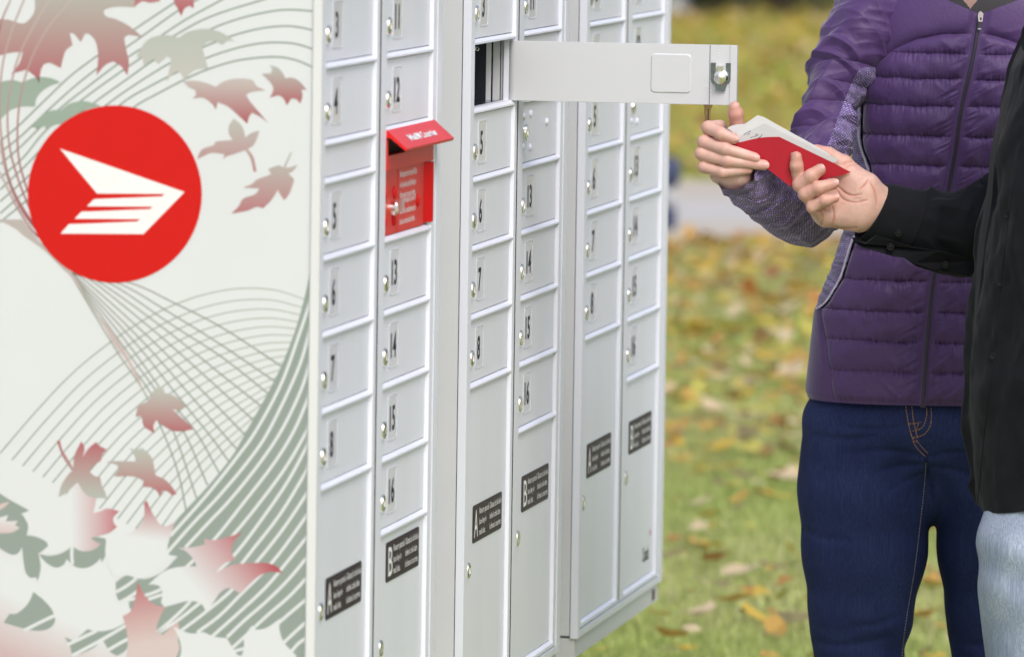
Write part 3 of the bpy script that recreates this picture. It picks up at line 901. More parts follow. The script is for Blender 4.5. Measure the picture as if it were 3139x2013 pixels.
for bx, bz in ((.020, .60), (.020, .185), (.084, .585), (.084, .17), (.247, .37)):
    MB().lathe([(.0088, 0), (.0085, -.0012), (.006, -.0028), (.001, -.0034)], (x0 + bx, PY, z0 + bz * sh_ + .004), (0, 1, 0), 16).obj('bolt', M['redprint'], slot, True)
sk = MB(); sk.lathe([(.0095, 0), (.0092, -.006), (.006, -.0085)], (x0 + .066, PY, z0 + sh_ * .40), (0, 1, 0), 18); sk.box(x0 + .0645, x0 + .0675, PY - .017, PY - .006, z0 + sh_ * .40 - .004, z0 + sh_ * .40 + .012)
sharp(sk.obj('lock', M['chrome'], slot, True))
tt = MB()
for k, s in enumerate(['Mail deposited here before 8:00 am', 'will be picked up daily Monday to', 'Friday except for statutory holidays.']):
    flat_text(tt, s, .0125, x0 + .119, PY - .0006, z0 + sh_ * .84 - k * .0140, width=.116 - .004 * k)
for k, s in enumerate(['Le courrier déposé ici avant 8 h', 'sera ramassé quotidiennement du', 'lundi au vendredi sauf les fériés.']):
    flat_text(tt, s, .0125, x0 + .119, PY - .0006, z0 + sh_ * .44 - k * .0140, width=.112 - .003 * k)
tt.obj('notice_text', M['white'], slot)

# ---- the open compartment: what shows behind its swung door
root, a, b, zb, zt = BOX['open']
x0, x1, z0, z1 = cell_rect(a, b, zb, zt)
it = empty('open_compartment'); it.parent = root
xw = x1 + .004
MB().box(x0 - .02, xw + .05, .0240, .40, z0 - .003, z0 - .001).obj('shelf', M['steel'], it)
MB().box(x0 - .02, xw + .05, .0240, .40, z1 + .002, z1 + .004).obj('shelf', M['paint_flat_dim'], it)
MB().box(xw, xw + .003, PY + .0125, .022, z0 - .001, z1 + .002).obj('hinge_strip', M['paint_flat_dim'], it)
MB().box(xw, xw + .003, .0235, .034, z0 - .001, z1 + .002).obj('wall_strip', M['paint_flat_dim'], it)
MB().box(xw + .012, xw + .014, .020, .046, z0 - .001, z1 + .002).obj('dark_slot', M['dark'], it)
MB().box(xw, xw + .002, .0365, .044, z0 - .001, z1 + .002).obj('wall_strip', M['trim'], it)
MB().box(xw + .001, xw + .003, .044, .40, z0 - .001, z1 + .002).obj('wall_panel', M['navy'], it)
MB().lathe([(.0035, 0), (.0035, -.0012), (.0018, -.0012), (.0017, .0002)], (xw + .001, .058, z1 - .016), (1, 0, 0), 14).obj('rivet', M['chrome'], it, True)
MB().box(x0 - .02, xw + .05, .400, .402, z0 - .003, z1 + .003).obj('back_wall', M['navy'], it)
# the door itself, hinged on the right and swung out square to the front
dz0, dz1 = z0 - .0005, z1 - .0025
od = empty('compartment_door'); od.parent = root; od.location = (x1 - .0040, PY + .0075, 0); od.rotation_euler = (0, 0, math.radians(.6))
od['label'] = 'long compartment door swung wide open, seen from its back'
LEN = .339
pl = MB()
prof = [(0.0125, -.0)] + [(.0125 - .0125 * math.sin(t), -.0125 + .0125 * math.cos(t)) for t in np.linspace(0, math.pi / 2, 7)][1:] + [(0, -LEN), (.0022, -LEN), (.0022, -.013), (.0125, -.0022)]
pl.prism([(x, y, dz0) for x, y in prof], (0, 0, dz1 - dz0))
sharp(pl.obj('door_plate', M['paint_flat_dim'], od, True), 30)  # darker copy of the door paint offsets the stronger light on this face
lipb = MB(); lipb.box(.0022, .0100, -LEN + .001, -.014, dz1 - .0016, dz1 - .0002); lipb.box(.0022, .0100, -LEN + .001, -.014, dz0 + .0002, dz0 + .0016); lipb.box(.0022, .0100, -LEN + .0002, -LEN + .0018, dz0 + .002, dz1 - .002)
lipb.obj('folded_edge', M['paint_flat_dim'], od)
lk = MB().box(-.0008, .0001, -LEN + .0395, -LEN + .0400, dz0 + .0005, dz1 - .0005).obj('seam', M['ink'], od)
MB().box(-.0010, .0001, -LEN + .0002, -LEN + .0105, dz0 + .0003, dz1 - .0003).obj('stiffener', M['paint_flat_dim'], od)
zc = (dz0 + dz1) / 2 + .001
out, inn = rounded(-LEN + .0665, -LEN + .1265, zc - .0290, zc + .0285, .006, 6), rounded(-LEN + .0683, -LEN + .1247, zc - .0272, zc + .0267, .005, 6)
n = len(out); r = MB()
r.add([(.0001, y, z) for y, z in out] + [(-.0014, y, z) for y, z in inn], [(i, (i + 1) % n, n + (i + 1) % n, n + i) for i in range(n)] + [tuple(range(n, 2 * n))])
r.obj('embossed_square', M['paint_flat_dim'], od)
for wy_, wz_ in ((.0275, .040), (.0272, .0355), (.0278, .031), (.0274, .027), (.0395, -.010), (.046, -.0165), (.0425, -.017), (.0385, -.024), (.0390, -.030)):
    MB().lathe([(.0008, 0), (.0005, -.0005)], (-.0002, -LEN + wy_, zc + wz_), (1, 0, 0), 8).obj('spot_weld', M['white'], od)
ly, lz = -LEN + .0235, zc - .0045
br = [(-.0145, .021), (-.0075, .021), (-.0075, .008), (.0075, .008), (.0075, .021), (.0145, .021), (.0145, -.004), (.0118, -.009), (.0090, -.0095), (.0065, -.0165), (.0065, -.0185), (-.0075, -.0185), (-.0075, -.0165), (-.0095, -.0095), (-.0125, -.008), (-.0145, -.004)]
MB().prism([(-.0002, ly + y, lz + z) for y, z in br], (-.0016, 0, 0)).obj('lock_bracket', M['steel'], od)
MB().box(-.0062, -.0018, ly - .0072, ly + .0072, lz - .0185, lz - .0172).obj('cam_tongue', M['steel'], od)
sharp(MB().lathe([(.0105, 0), (.0105, -.006), (.0085, -.0075), (.0085, -.012), (.0055, -.0125), (.0055, -.0185), (.0035, -.0195)], (-.0015, ly - .001, lz + .0005), (1, 0, 0), 6 * 4).obj('lock_barrel', M['chrome'], od, True))
MB().box(-.009, -.0015, ly - .0045, ly + .0045, lz + .008, lz + .0165).obj('cam_lug', M['chrome'], od)
MB().lathe([(.0068, -.0075), (.0068, -.0118)], (-.0015, ly - .001, lz + .0005), (1, 0, 0), 6).obj('nut', M['chrome'], od)

# ---- small marks on the farthest unit
k3 = lambda u: .36 + (u - .36) * 1.035
q = MB(); flat_text(q, 'Canada', .034, k3(U2L) + .222, PY - .0006, ZBOT + .033, sx=.62); q.obj('wordmark', M['ink'], unit3)
q = MB().box(k3(U2L) + .296, k3(U2L) + .303, PY - .0007, PY - .0004, ZBOT + .070, ZBOT + .079).obj('wordmark_flag', M['redprint'], unit3)
q = MB().box(k3(U2R) - .030, k3(U2R) + .006, .0030, .0045, fb_ := ZBOT - .042, ZBOT - .0225).obj('rating_plate', M['numplate'], unit3)
q = MB().box(k3(U2R) - .027, k3(U2R) + .003, .0025, .0035, fb_ + .0012, ZBOT - .0238).obj('plate_face', M['bark'], unit3)

# ---- artwork printed on the near side panel
PAN = xl + .0015
_o1 = np.array(unit1.location); _R = np.array([DV, -NV, [0, 0, 1]])
def pan(px, py):
    """(depth, height) on the printed panel for a photograph pixel"""
    d = _R @ (FWD + RGT * (px - 1569.5) / F_PX - UPV * (py - 1006.5) / F_PX); e = _R @ (EYEP - _o1)
    t = (PAN - e[0]) / d[0]; p = e + d * t
    return np.array([p[1], p[2]])
ORIG = {1: (0, 0), 2: (0, 700), 3: (0, 1313)}
def tr(k, pts): ox, oy = ORIG[k]; return [pan(ox + x / 2.2, oy + y / 2.2) for x, y in pts]
def soften(P, n=4, corner=50):
    """round an outline traced by hand, keeping its pointed corners"""
    P = [np.asarray(p) for p in P]; m = len(P); out = []
    cor = []
    for i in range(m):
        a, b = P[i] - P[i - 1], P[(i + 1) % m] - P[i]
        c = (a @ b) / (np.linalg.norm(a) * np.linalg.norm(b) + 1e-12); cor.append(math.degrees(math.acos(max(-1, min(1, c)))) > corner)
    for i in range(m):
        p0, p1, p2, p3 = P[i - 1], P[i], P[(i + 1) % m], P[(i + 2) % m]
        t1 = (p2 - p1) if cor[i] else (p2 - p0) / 2
        t2 = (p2 - p1) if cor[(i + 1) % m] else (p3 - p1) / 2
        for s in np.arange(n) / n:
            out.append((2 * s ** 3 - 3 * s ** 2 + 1) * p1 + (s ** 3 - 2 * s ** 2 + s) * t1 + (-2 * s ** 3 + 3 * s ** 2) * p2 + (s ** 3 - s ** 2) * t2)
    return out
YMIN, YMAX = .0112, .4995
LAY = .00007
def ink(me, c0, c1, t):
    for nm, c in (('Col', c0), ('Col2', c1)):
        c = np.where(np.abs(np.asarray(c) - np.array([.665, .68, .715])).max(-1, keepdims=True) < .004, c, np.asarray(c) * .80)
        a = me.color_attributes.new(nm, 'FLOAT_COLOR', 'POINT'); q = np.ones((len(c0), 4), np.float32); q[:, :3] = c
        a.data.foreach_set('color', q.ravel())
    a = me.attributes.new('ramp', 'FLOAT', 'POINT'); a.data.foreach_set('value', np.asarray(t, np.float32))
def inkpoly(name, P, layer, c0, c1=None, axis=None, n=4, soft=True):
    """P (depth, height); colour runs c0 to c1 along axis ((depth, height) pair of points)"""
    Q = soften(P, n) if soft else [np.asarray(p) for p in P]
    Q = [np.array([min(max(p[0], YMIN), YMAX), p[1]]) for p in Q]
    R = [Q[0]]
    for p in Q[1:]:
        if np.linalg.norm(p - R[-1]) > 2e-4: R.append(p)
    if np.linalg.norm(R[0] - R[-1]) < 2e-4: R.pop()
    tri = tessellate_polygon([[Vector((p[0], p[1], 0)) for p in R]])
    if c1 is None: c1 = c0
    if axis is None: zz = [p[1] for p in R]; axis = ((0, max(zz)), (0, min(zz)))
    A, B = np.asarray(axis[0]), np.asarray(axis[1]); d = B - A
    x = PAN - LAY * layer
    me = np_mesh(name, [(x, p[0], p[1]) for p in R], tri, M['print'], smooth=False)
    ink(me, np.tile(np.array(c0[:3]), (len(R), 1)), np.tile(np.array(c1[:3]), (len(R), 1)), [float((p - A) @ d / (d @ d)) for p in R])
    return link(name, me, side1)
def inkline(mb, P, w, layer, c, c2=None, n=40):
    P = catmull(np.array(P), n)
    T = np.gradient(P, axis=0); T /= np.linalg.norm(T, axis=1)[:, None]; Nn = np.stack([-T[:, 1], T[:, 0]], 1) * w / 2
    x = PAN - LAY * layer; V, C = [], []
    for i in range(n):
        for s in (-1, 1):
            p = P[i] + Nn[i] * s; V.append((x, min(max(p[0], YMIN), YMAX), p[1]))
            t = i / (n - 1); C.append(tuple(np.array(c[:3]) * (1 - t) + np.array((c2 or c)[:3]) * t))
    mb.add(V, [(2 * i, 2 * i + 1, 2 * i + 3, 2 * i + 2) for i in range(n - 1)], C)
SAGE, GREY, ROSE, RED_, PALE, WHT, PINK = lin(157, 169, 164), lin(196, 200, 194), lin(190, 120, 126), lin(176, 78, 88), lin(226, 224, 221), (.665, .68, .715, 1), lin(222, 200, 202)
LINE = lin(140, 156, 146)
lines = MB()
for P in [[(0, 955), (130, 845), (300, 680), (480, 510), (660, 375), (900, 205), (1170, 25), (1230, -15)],
          [(0, 1030), (140, 920), (340, 730), (520, 570), (700, 430), (960, 245), (1200, 75), (1350, -10)],
          [(0, 1110), (150, 980), (300, 830), (420, 720), (600, 580), (800, 430), (1060, 260), (1260, 130), (1520, -12)],
          [(0, 1200), (160, 1060), (310, 880), (560, 670), (780, 510), (940, 400), (1180, 240), (1430, 110), (1800, -8)],
          [(0, 1280), (190, 1100), (400, 880), (640, 690), (850, 540), (1040, 405), (1240, 290), (1440, 190), (1640, 120), (1850, 75), (1980, 68), (2110, 78)],
          [(0, 1360), (200, 1180), (450, 930), (730, 700), (930, 560), (1150, 425), (1370, 320), (1560, 245), (1750, 195), (1900, 178), (2000, 183), (2110, 205)],
          [(0, 1440), (250, 1220), (500, 980), (820, 700), (1000, 590), (1200, 485), (1400, 390), (1600, 325), (1750, 295), (1870, 288), (1990, 297), (2110, 332)],
          [(0, 1500), (300, 1250), (600, 960), (910, 720), (1050, 640), (1240, 540), (1400, 470), (1600, 410), (1830, 385), (1980, 403), (2110, 453)]]:
    inkline(lines, tr(1, P), .0021, 1, LINE)
for P in [[(75, -5), (20, 120), (-10, 230)], [(165, -5), (90, 180), (30, 380), (5, 560), (0, 800), (20, 1000), (60, 1200), (130, 1360), (230, 1520)],
          [(335, -5), (215, 200), (120, 400), (62, 650), (52, 850), (75, 1040), (130, 1230), (190, 1380), (260, 1540)],
          [(485, -5), (330, 180), (220, 380), (150, 600), (120, 830), (125, 1050), (165, 1220), (230, 1400)],
          [(0, 960), (30, 1120), (80, 1280), (150, 1420), (240, 1545)], [(0, 1160), (100, 1370), (200, 1530), (260, 1600)]]:
    inkline(lines, tr(1, P), .0024, 6, lin(200, 186, 184), lin(168, 88, 98))
for P in [[(480, 300), (870, 365), (1170, 500), (1500, 670), (1900, 930)], [(480, 302), (800, 370), (1180, 590), (1500, 790), (1860, 1035)],
          [(480, 304), (740, 370), (1160, 650), (1500, 870), (1830, 1130)], [(480, 306), (650, 350), (1100, 670), (1500, 990), (1790, 1220)],
          [(480, 307), (600, 340), (1050, 700), (1400, 1010), (1740, 1320)], [(480, 308), (560, 340), (1000, 730), (1350, 1080), (1680, 1420)],
          [(480, 309), (530, 340), (960, 760), (1280, 1120), (1520, 1400), (1600, 1490)], [(480, 310), (510, 335), (920, 780), (1200, 1130), (1420, 1400), (1540, 1565)],
          [(480, 310), (505, 335), (880, 800), (1120, 1130), (1320, 1370), (1480, 1650)], [(480, 311), (500, 335), (850, 820), (1050, 1090), (1240, 1370), (1400, 1730)],
          [(480, 311), (495, 335), (820, 830), (1010, 1100), (1170, 1370), (1330, 1830)], [(480, 312), (490, 335), (790, 830), (960, 1080), (1090, 1349), (1200, 1640), (1255, 1900)]]:
    inkline(lines, tr(2, P), .0019, 1, lin(176, 172, 170), LINE)
arcA = np.array([(0 / 2.2, 700 + 1515 / 2.2), (250 / 2.2, 700 + 1225 / 2.2), (500 / 2.2, 700 + 965 / 2.2), (770 / 2.2, 700 + 748 / 2.2), (1000 / 2.2, 700 + 600 / 2.2), (1200 / 2.2, 700 + 505 / 2.2), (1400 / 2.2, 700 + 440 / 2.2), (1620 / 2.2, 700 + 405 / 2.2), (1850 / 2.2, 700 + 415 / 2.2), (2060 / 2.2, 700 + 480 / 2.2)])
arcB = np.array([(470, 1650), (505, 1600), (540, 1550), (575, 1505), (610, 1462), (650, 1420), (690, 1380), (735, 1340), (790, 1290), (850, 1240)])
for k in range(17):
    t = (k / 16) ** .92; Q = arcA * (1 - t) + arcB * t
    inkline(lines, [pan(*p) for p in Q], .0016, 1, LINE, lin(190, 196, 188))
def ink_obj(mb, name):
    C = np.array(mb.c)[:, :3]; mb.c = []; o = mb.obj(name, M['print'], side1); ink(o.data, C, C, np.zeros(len(C))); return o
ink_obj(lines, 'printed_lines')
inkpoly('printed_ribbon', tr(2, [(-20, -60), (100, 0), (160, 50), (300, 150), (400, 250), (480, 330), (560, 440), (680, 620), (770, 780), (860, 900), (980, 1120), (900, 930), (760, 700), (620, 530), (500, 320), (380, 210), (300, 120), (240, 60), (150, -60)]), 2, lin(196, 186, 185), lin(216, 194, 194))
# sage sweep with its white stripes
inkpoly('printed_sweep', [pan(2090 / 2.2, 700 + 300 / 2.2)] + tr(2, [(2050, 480), (1990, 690), (1900, 920), (1800, 1120), (1660, 1370), (1560, 1540)]) +
        tr(3, [(1400, 390), (1240, 560), (1180, 630), (1150, 700), (1130, 800), (1140, 850), (1200, 860), (1100, 960), (1000, 1008), (930, 1010), (855, 988), (780, 1035), (785, 1120), (805, 1165), (870, 1170), (880, 1215), (960, 1300), (1040, 1400), (1080, 1560), (2080, 1560), (2085, 700), (2088, 0)]) + [pan(2095 / 2.2, 700 + 700 / 2.2)], 2, SAGE)
st = MB()
for P in [[(2100, -880), (2020, -640), (1900, -310), (1735, 0), (1600, 190), (1400, 440), (1150, 722)], [(2100, -700), (2010, -400), (1820, 0), (1680, 210), (1480, 450), (1300, 640), (1130, 832)],
          [(2100, -480), (2030, -260), (1905, 0), (1760, 220), (1560, 470), (1400, 640), (1250, 800), (1270, 790)][:7], [(2100, -260), (1990, 0), (1850, 230), (1650, 490), (1450, 740), (1270, 920), (1090, 1080), (810, 1172)],
          [(2100, -40), (1940, 240), (1750, 500), (1570, 720), (1400, 900), (1200, 1070), (1000, 1150)], [(2100, 60), (1950, 340), (1780, 590), (1590, 840), (1400, 1030), (1230, 1220), (1060, 1372)],
          [(2100, 230), (1900, 560), (1700, 820), (1520, 1040), (1340, 1180), (1200, 1290), (1060, 1380)], [(2100, 390), (1920, 660), (1730, 900), (1560, 1090), (1380, 1240), (1220, 1362)],
          [(2100, 540), (1930, 780), (1800, 940), (1640, 1100), (1480, 1260), (1330, 1372)], [(2100, 690), (1950, 880), (1800, 1060), (1620, 1230), (1430, 1400)],
          [(2100, 830), (1950, 1010), (1800, 1160), (1650, 1290), (1530, 1405)], [(2100, 970), (1950, 1130), (1800, 1260), (1650, 1400), (1540, 1500)],
          [(2100, 1120), (1900, 1290), (1740, 1440), (1580, 1500)], [(2100, 1270), (2000, 1360), (1915, 1440)], [(2100, 1390), (2020, 1440), (1965, 1500)],
          [(785, 1100), (860, 1055), (920, 1008)]]:
    inkline(st, tr(3, P), .0040, 3, WHT)
for P in [[(488, 790), (484, 850), (490, 915)], [(160, 1360), (270, 1305), (375, 1255)], [(455, 1455), (560, 1405), (650, 1362)], [(485, 1530), (680, 1425), (850, 1325)], [(728, 1492), (800, 1450), (865, 1415)], [(800, 1175), (870, 1135), (930, 1095)]]:
    inkline(st, tr(3, P), .0042, 5, WHT)
ink_obj(st, 'printed_stripes')
# sage fragments between the pale leaves
for P in [[(-10, 430), (60, 475), (150, 525), (225, 565), (140, 570), (165, 600), (190, 650), (180, 720), (250, 730), (310, 760), (325, 790), (290, 820), (260, 840), (268, 880), (275, 930), (265, 990), (250, 1030), (245, 1000), (205, 1005), (175, 970), (160, 900), (150, 798), (120, 840), (80, 848), (30, 825), (-10, 795)],
          [(265, 845), (330, 857), (390, 848), (440, 825), (490, 790), (530, 820), (590, 825), (640, 810), (680, 775), (640, 757), (610, 735), (660, 730), (712, 740), (720, 790), (712, 850), (685, 902), (680, 870), (640, 910), (590, 935), (540, 938), (500, 925), (488, 915), (450, 878), (430, 915), (380, 935), (330, 915), (290, 880)],
          [(225, 1098), (290, 1150), (345, 1210), (372, 1275), (360, 1320), (320, 1350), (260, 1361), (180, 1350), (90, 1325), (25, 1306), (65, 1246), (110, 1245), (170, 1200), (205, 1150)],
          [(435, 1403), (500, 1430), (540, 1395), (590, 1350), (660, 1366), (760, 1350), (850, 1305), (864, 1420), (850, 1490), (790, 1530), (740, 1500), (690, 1415), (640, 1470), (560, 1510), (488, 1532), (470, 1460)]]:
    inkpoly('printed_leaf_shade', tr(3, P), 4, SAGE)
inkpoly('printed_leaf_gap', tr(3, [(-10, 600), (55, 583), (40, 625), (120, 620), (103, 650), (135, 668), (80, 700), (-10, 706)]), 6, WHT, PINK)
inkpoly('printed_leaf_gap', tr(3, [(-10, 510), (68, 490), (30, 530), (-10, 552)]), 6, PINK)
def ax3(k, a, b): return tr(k, [a, b])
inkpoly('printed_pale_leaf', tr(3, [(525, 360), (555, 410), (600, 455), (650, 465), (640, 520), (630, 570), (680, 555), (725, 537), (805, 555), (765, 600), (770, 640), (790, 660), (740, 700), (670, 720), (610, 740), (640, 757), (680, 775), (640, 805), (590, 825), (530, 818), (490, 790), (440, 825), (390, 845), (330, 850), (265, 842), (325, 790), (310, 760), (250, 730), (185, 715), (190, 650), (165, 600), (150, 572), (395, 462), (450, 440)]), 5, WHT, lin(196, 92, 104), ax3(3, (480, 600), (840, 600)))
inkpoly('printed_pale_leaf', tr(3, [(990, 485), (972, 500), (975, 560), (965, 620), (930, 665), (870, 705), (750, 738), (715, 760), (712, 850), (750, 960), (775, 1010), (855, 988), (930, 1010), (990, 1000), (1060, 960), (1130, 900), (1195, 860), (1140, 850), (1130, 800), (1145, 740), (1180, 630), (1120, 658), (1080, 645), (1040, 590), (1010, 530)]), 6, lin(186, 78, 92), WHT, ax3(3, (990, 470), (960, 740)))
inkpoly('printed_pale_leaf', tr(3, [(1200, 803), (1290, 800), (1380, 780), (1378, 740), (1450, 750), (1560, 722), (1632, 698), (1580, 760), (1560, 830), (1590, 880), (1510, 910), (1455, 970), (1560, 920), (1680, 905), (1800, 905), (1870, 930), (1902, 970), (1820, 965), (1750, 990), (1680, 1050), (1620, 1112), (1570, 1080), (1530, 1075), (1480, 1110), (1440, 1170), (1388, 1232), (1370, 1195), (1340, 1170), (1270, 1160), (1190, 1180), (1110, 1202), (1085, 1170), (1097, 1110), (1080, 1065), (1040, 1050), (1000, 1050), (1100, 965), (1200, 932), (1325, 927), (1310, 890), (1260, 830)]), 6, lin(190, 88, 100), WHT, ax3(3, (1660, 700), (1280, 1030)))
inkpoly('printed_pale_leaf', tr(3, [(930, 1035), (955, 1085), (995, 1145), (1050, 1188), (1115, 1200), (1085, 1260), (1060, 1320), (1060, 1375), (1100, 1388), (1160, 1330), (1200, 1300), (1210, 1350), (1200, 1420), (1212, 1480), (1180, 1560), (848, 1560), (862, 1440), (850, 1340), (828, 1262), (880, 1230), (910, 1150)]), 6, lin(196, 118, 126), lin(224, 206, 206), ax3(3, (930, 1040), (1000, 1450)))
inkpoly('printed_pale_leaf', tr(3, [(1170, 1333), (1240, 1365), (1300, 1380), (1370, 1370), (1440, 1400), (1530, 1410), (1560, 1460), (1600, 1520), (1630, 1528), (1645, 1480), (1650, 1400), (1700, 1325), (1730, 1355), (1800, 1340), (1890, 1278), (1885, 1350), (1910, 1430), (1960, 1490), (2000, 1530), (1990, 1600), (1190, 1600), (1222, 1500), (1210, 1420)]), 7, WHT)
inkpoly('printed_pale_leaf', tr(3, [(-10, 900), (700, 900), (860, 1250), (830, 1320), (850, 1420), (900, 1570), (-10, 1570)]), 1, WHT, lin(214, 188, 191), ax3(3, (330, 1240), (190, 1580)), soft=False)
# drifting leaves
def leafp(k, pts, c0, c1, layer=5, rev=False): return inkpoly('printed_leaf', tr(k, pts), layer, c0, c1)
leafp(1, [(-20, 130), (60, 135), (150, 160), (200, 130), (235, 70), (235, -20), (910, -20), (905, 50), (800, 45), (720, 60), (697, 85), (720, 115), (780, 130), (860, 170), (920, 215), (965, 255), (900, 240), (860, 235), (838, 260), (850, 330), (870, 420), (860, 510), (820, 450), (765, 415), (710, 440), (650, 510), (660, 430), (660, 340), (640, 270), (600, 230), (575, 228), (545, 285), (500, 230), (470, 225), (490, 305), (440, 350), (410, 460), (340, 425), (295, 435), (275, 480), (265, 565), (240, 520), (180, 470), (75, 500), (130, 430), (155, 352), (80, 355), (-20, 380)], lin(188, 186, 180), lin(186, 104, 114))
leafp(1, [(905, 50), (960, 10), (1010, 20), (1080, 10), (1080, -20), (910, -20)], lin(196, 130, 138), lin(196, 130, 138))
leafp(1, [(1170, -20), (1180, 30), (1200, 60), (1222, 110), (1245, 60), (1280, 40), (1305, 60), (1310, -20)], lin(196, 130, 138), lin(180, 90, 100))
leafp(1, [(-20, 560), (80, 540), (150, 555), (200, 535), (270, 520), (350, 530), (410, 558), (340, 580), (280, 620), (245, 670), (237, 720), (150, 720), (70, 745), (10, 800), (-20, 820)], lin(160, 178, 166), lin(166, 182, 172))
leafp(1, [(215, 860), (250, 810), (310, 760), (370, 742), (410, 742), (470, 700), (560, 682), (640, 700), (680, 715), (600, 735), (540, 760), (440, 830), (380, 840), (330, 865), (310, 890), (305, 850), (280, 860), (255, 885), (240, 860)], lin(164, 182, 170), lin(160, 176, 166))
leafp(1, [(920, 385), (960, 310), (1010, 262), (1080, 240), (1150, 240), (1205, 255), (1260, 220), (1350, 198), (1430, 200), (1510, 230), (1585, 285), (1540, 275), (1500, 305), (1450, 280), (1400, 285), (1365, 320), (1380, 380), (1405, 465), (1340, 465), (1290, 490), (1245, 545), (1220, 490), (1180, 490), (1120, 550), (1140, 480), (1155, 400), (1130, 380), (1065, 435), (1040, 400), (970, 440), (960, 390)], lin(190, 197, 192), lin(206, 203, 200))
leafp(1, [(1235, 550), (1310, 545), (1390, 560), (1455, 587), (1510, 550), (1600, 530), (1700, 540), (1730, 580), (1790, 610), (1700, 620), (1660, 640), (1690, 690), (1750, 760), (1808, 832), (1760, 790), (1700, 760), (1680, 790), (1668, 835), (1620, 790), (1540, 720), (1470, 690), (1455, 740), (1430, 700), (1370, 660), (1300, 665), (1325, 640), (1315, 605), (1280, 590)], lin(206, 198, 196), lin(182, 92, 102))
leafp(1, [(1765, 500), (1830, 495), (1835, 460), (1815, 440), (1870, 455), (1905, 490), (1925, 530), (1970, 525), (2020, 550), (2070, 608), (2035, 605), (2040, 650), (2025, 700), (2000, 670), (1965, 665), (1935, 712), (1915, 670), (1880, 645), (1820, 660), (1840, 620), (1840, 580), (1800, 530)], lin(192, 198, 193), lin(184, 92, 102))
leafp(1, [(1330, 1075), (1360, 1010), (1440, 980), (1460, 955), (1570, 945), (1545, 900), (1545, 850), (1575, 800), (1620, 835), (1645, 880), (1655, 930), (1690, 900), (1750, 880), (1735, 930), (1710, 980), (1670, 1005), (1710, 1060), (1730, 1155), (1712, 1160), (1690, 1070), (1655, 1012), (1590, 1035), (1530, 1055), (1505, 1075), (1515, 1040), (1430, 1030), (1380, 1050)], lin(196, 198, 193), lin(196, 140, 146))
leafp(1, [(1560, 1440), (1610, 1390), (1640, 1340), (1720, 1310), (1750, 1270), (1640, 1265), (1700, 1240), (1735, 1210), (1830, 1175), (1810, 1140), (1880, 1115), (1910, 1130), (1960, 1025), (1970, 1030), (1925, 1130), (1950, 1130), (2010, 1112), (1975, 1155), (1945, 1170), (1985, 1210), (1970, 1260), (1950, 1310), (1918, 1350), (1890, 1310), (1875, 1280), (1830, 1350), (1775, 1405), (1730, 1395), (1670, 1420)], lin(194, 198, 192), lin(192, 126, 134))
leafp(2, [(1000, 1160), (1030, 1100), (1070, 1060), (1110, 1085), (1105, 1105), (1180, 1130), (1250, 1195), (1215, 1220), (1165, 1220), (1220, 1270), (1310, 1350), (1230, 1365), (1160, 1360), (1090, 1320), (1055, 1290), (1035, 1330), (1043, 1382), (1010, 1360), (970, 1330), (955, 1260), (915, 1270), (930, 1195)], lin(196, 202, 196), lin(186, 104, 114))
leafp(3, [(385, 80), (405, 82), (420, 140), (450, 190), (495, 265), (500, 190), (520, 140), (550, 85), (570, 130), (560, 190), (600, 130), (650, 90), (670, 115), (720, 140), (690, 175), (680, 215), (630, 250), (605, 290), (640, 320), (675, 325), (690, 390), (710, 425), (722, 475), (690, 465), (650, 465), (600, 455), (560, 420), (525, 360), (480, 400), (450, 440), (440, 435), (395, 460), (415, 380), (460, 310), (488, 285), (470, 260), (420, 180)], lin(190, 104, 116), lin(188, 196, 190), 7)
leafp(3, [(875, 130), (910, 140), (960, 130), (1000, 165), (1030, 210), (1050, 315), (1110, 340), (1160, 390), (1192, 440), (1160, 448), (1130, 420), (1095, 415), (1080, 458), (1060, 420), (1020, 395), (960, 390), (970, 350), (900, 320), (770, 320), (805, 275), (790, 240), (715, 222), (830, 218), (915, 222), (910, 180)], lin(192, 199, 193), lin(190, 112, 120), 7)
# red roundel and its white wing mark
P = [pan(352.3 + 266.8 * math.cos(t), 595.2 + 271.6 * math.sin(t)) for t in np.linspace(0, 2 * math.pi, 73)[:-1]]
o = inkpoly('red_roundel', P, 8, (1, 1, 1), soft=False); o.data.materials[0] = M['redprint']
P = tr(1, [(405, 1003), (1245, 1295), (968, 1578), (410, 1575), (465, 1512), (925, 1494), (945, 1478), (505, 1475), (550, 1428), (1010, 1410), (1030, 1394), (588, 1391), (635, 1343), (1093, 1325), (1110, 1308), (655, 1305)])
o = inkpoly('wing_mark', P, 9, (1, 1, 1), soft=False); o.data.materials[0] = M['white']
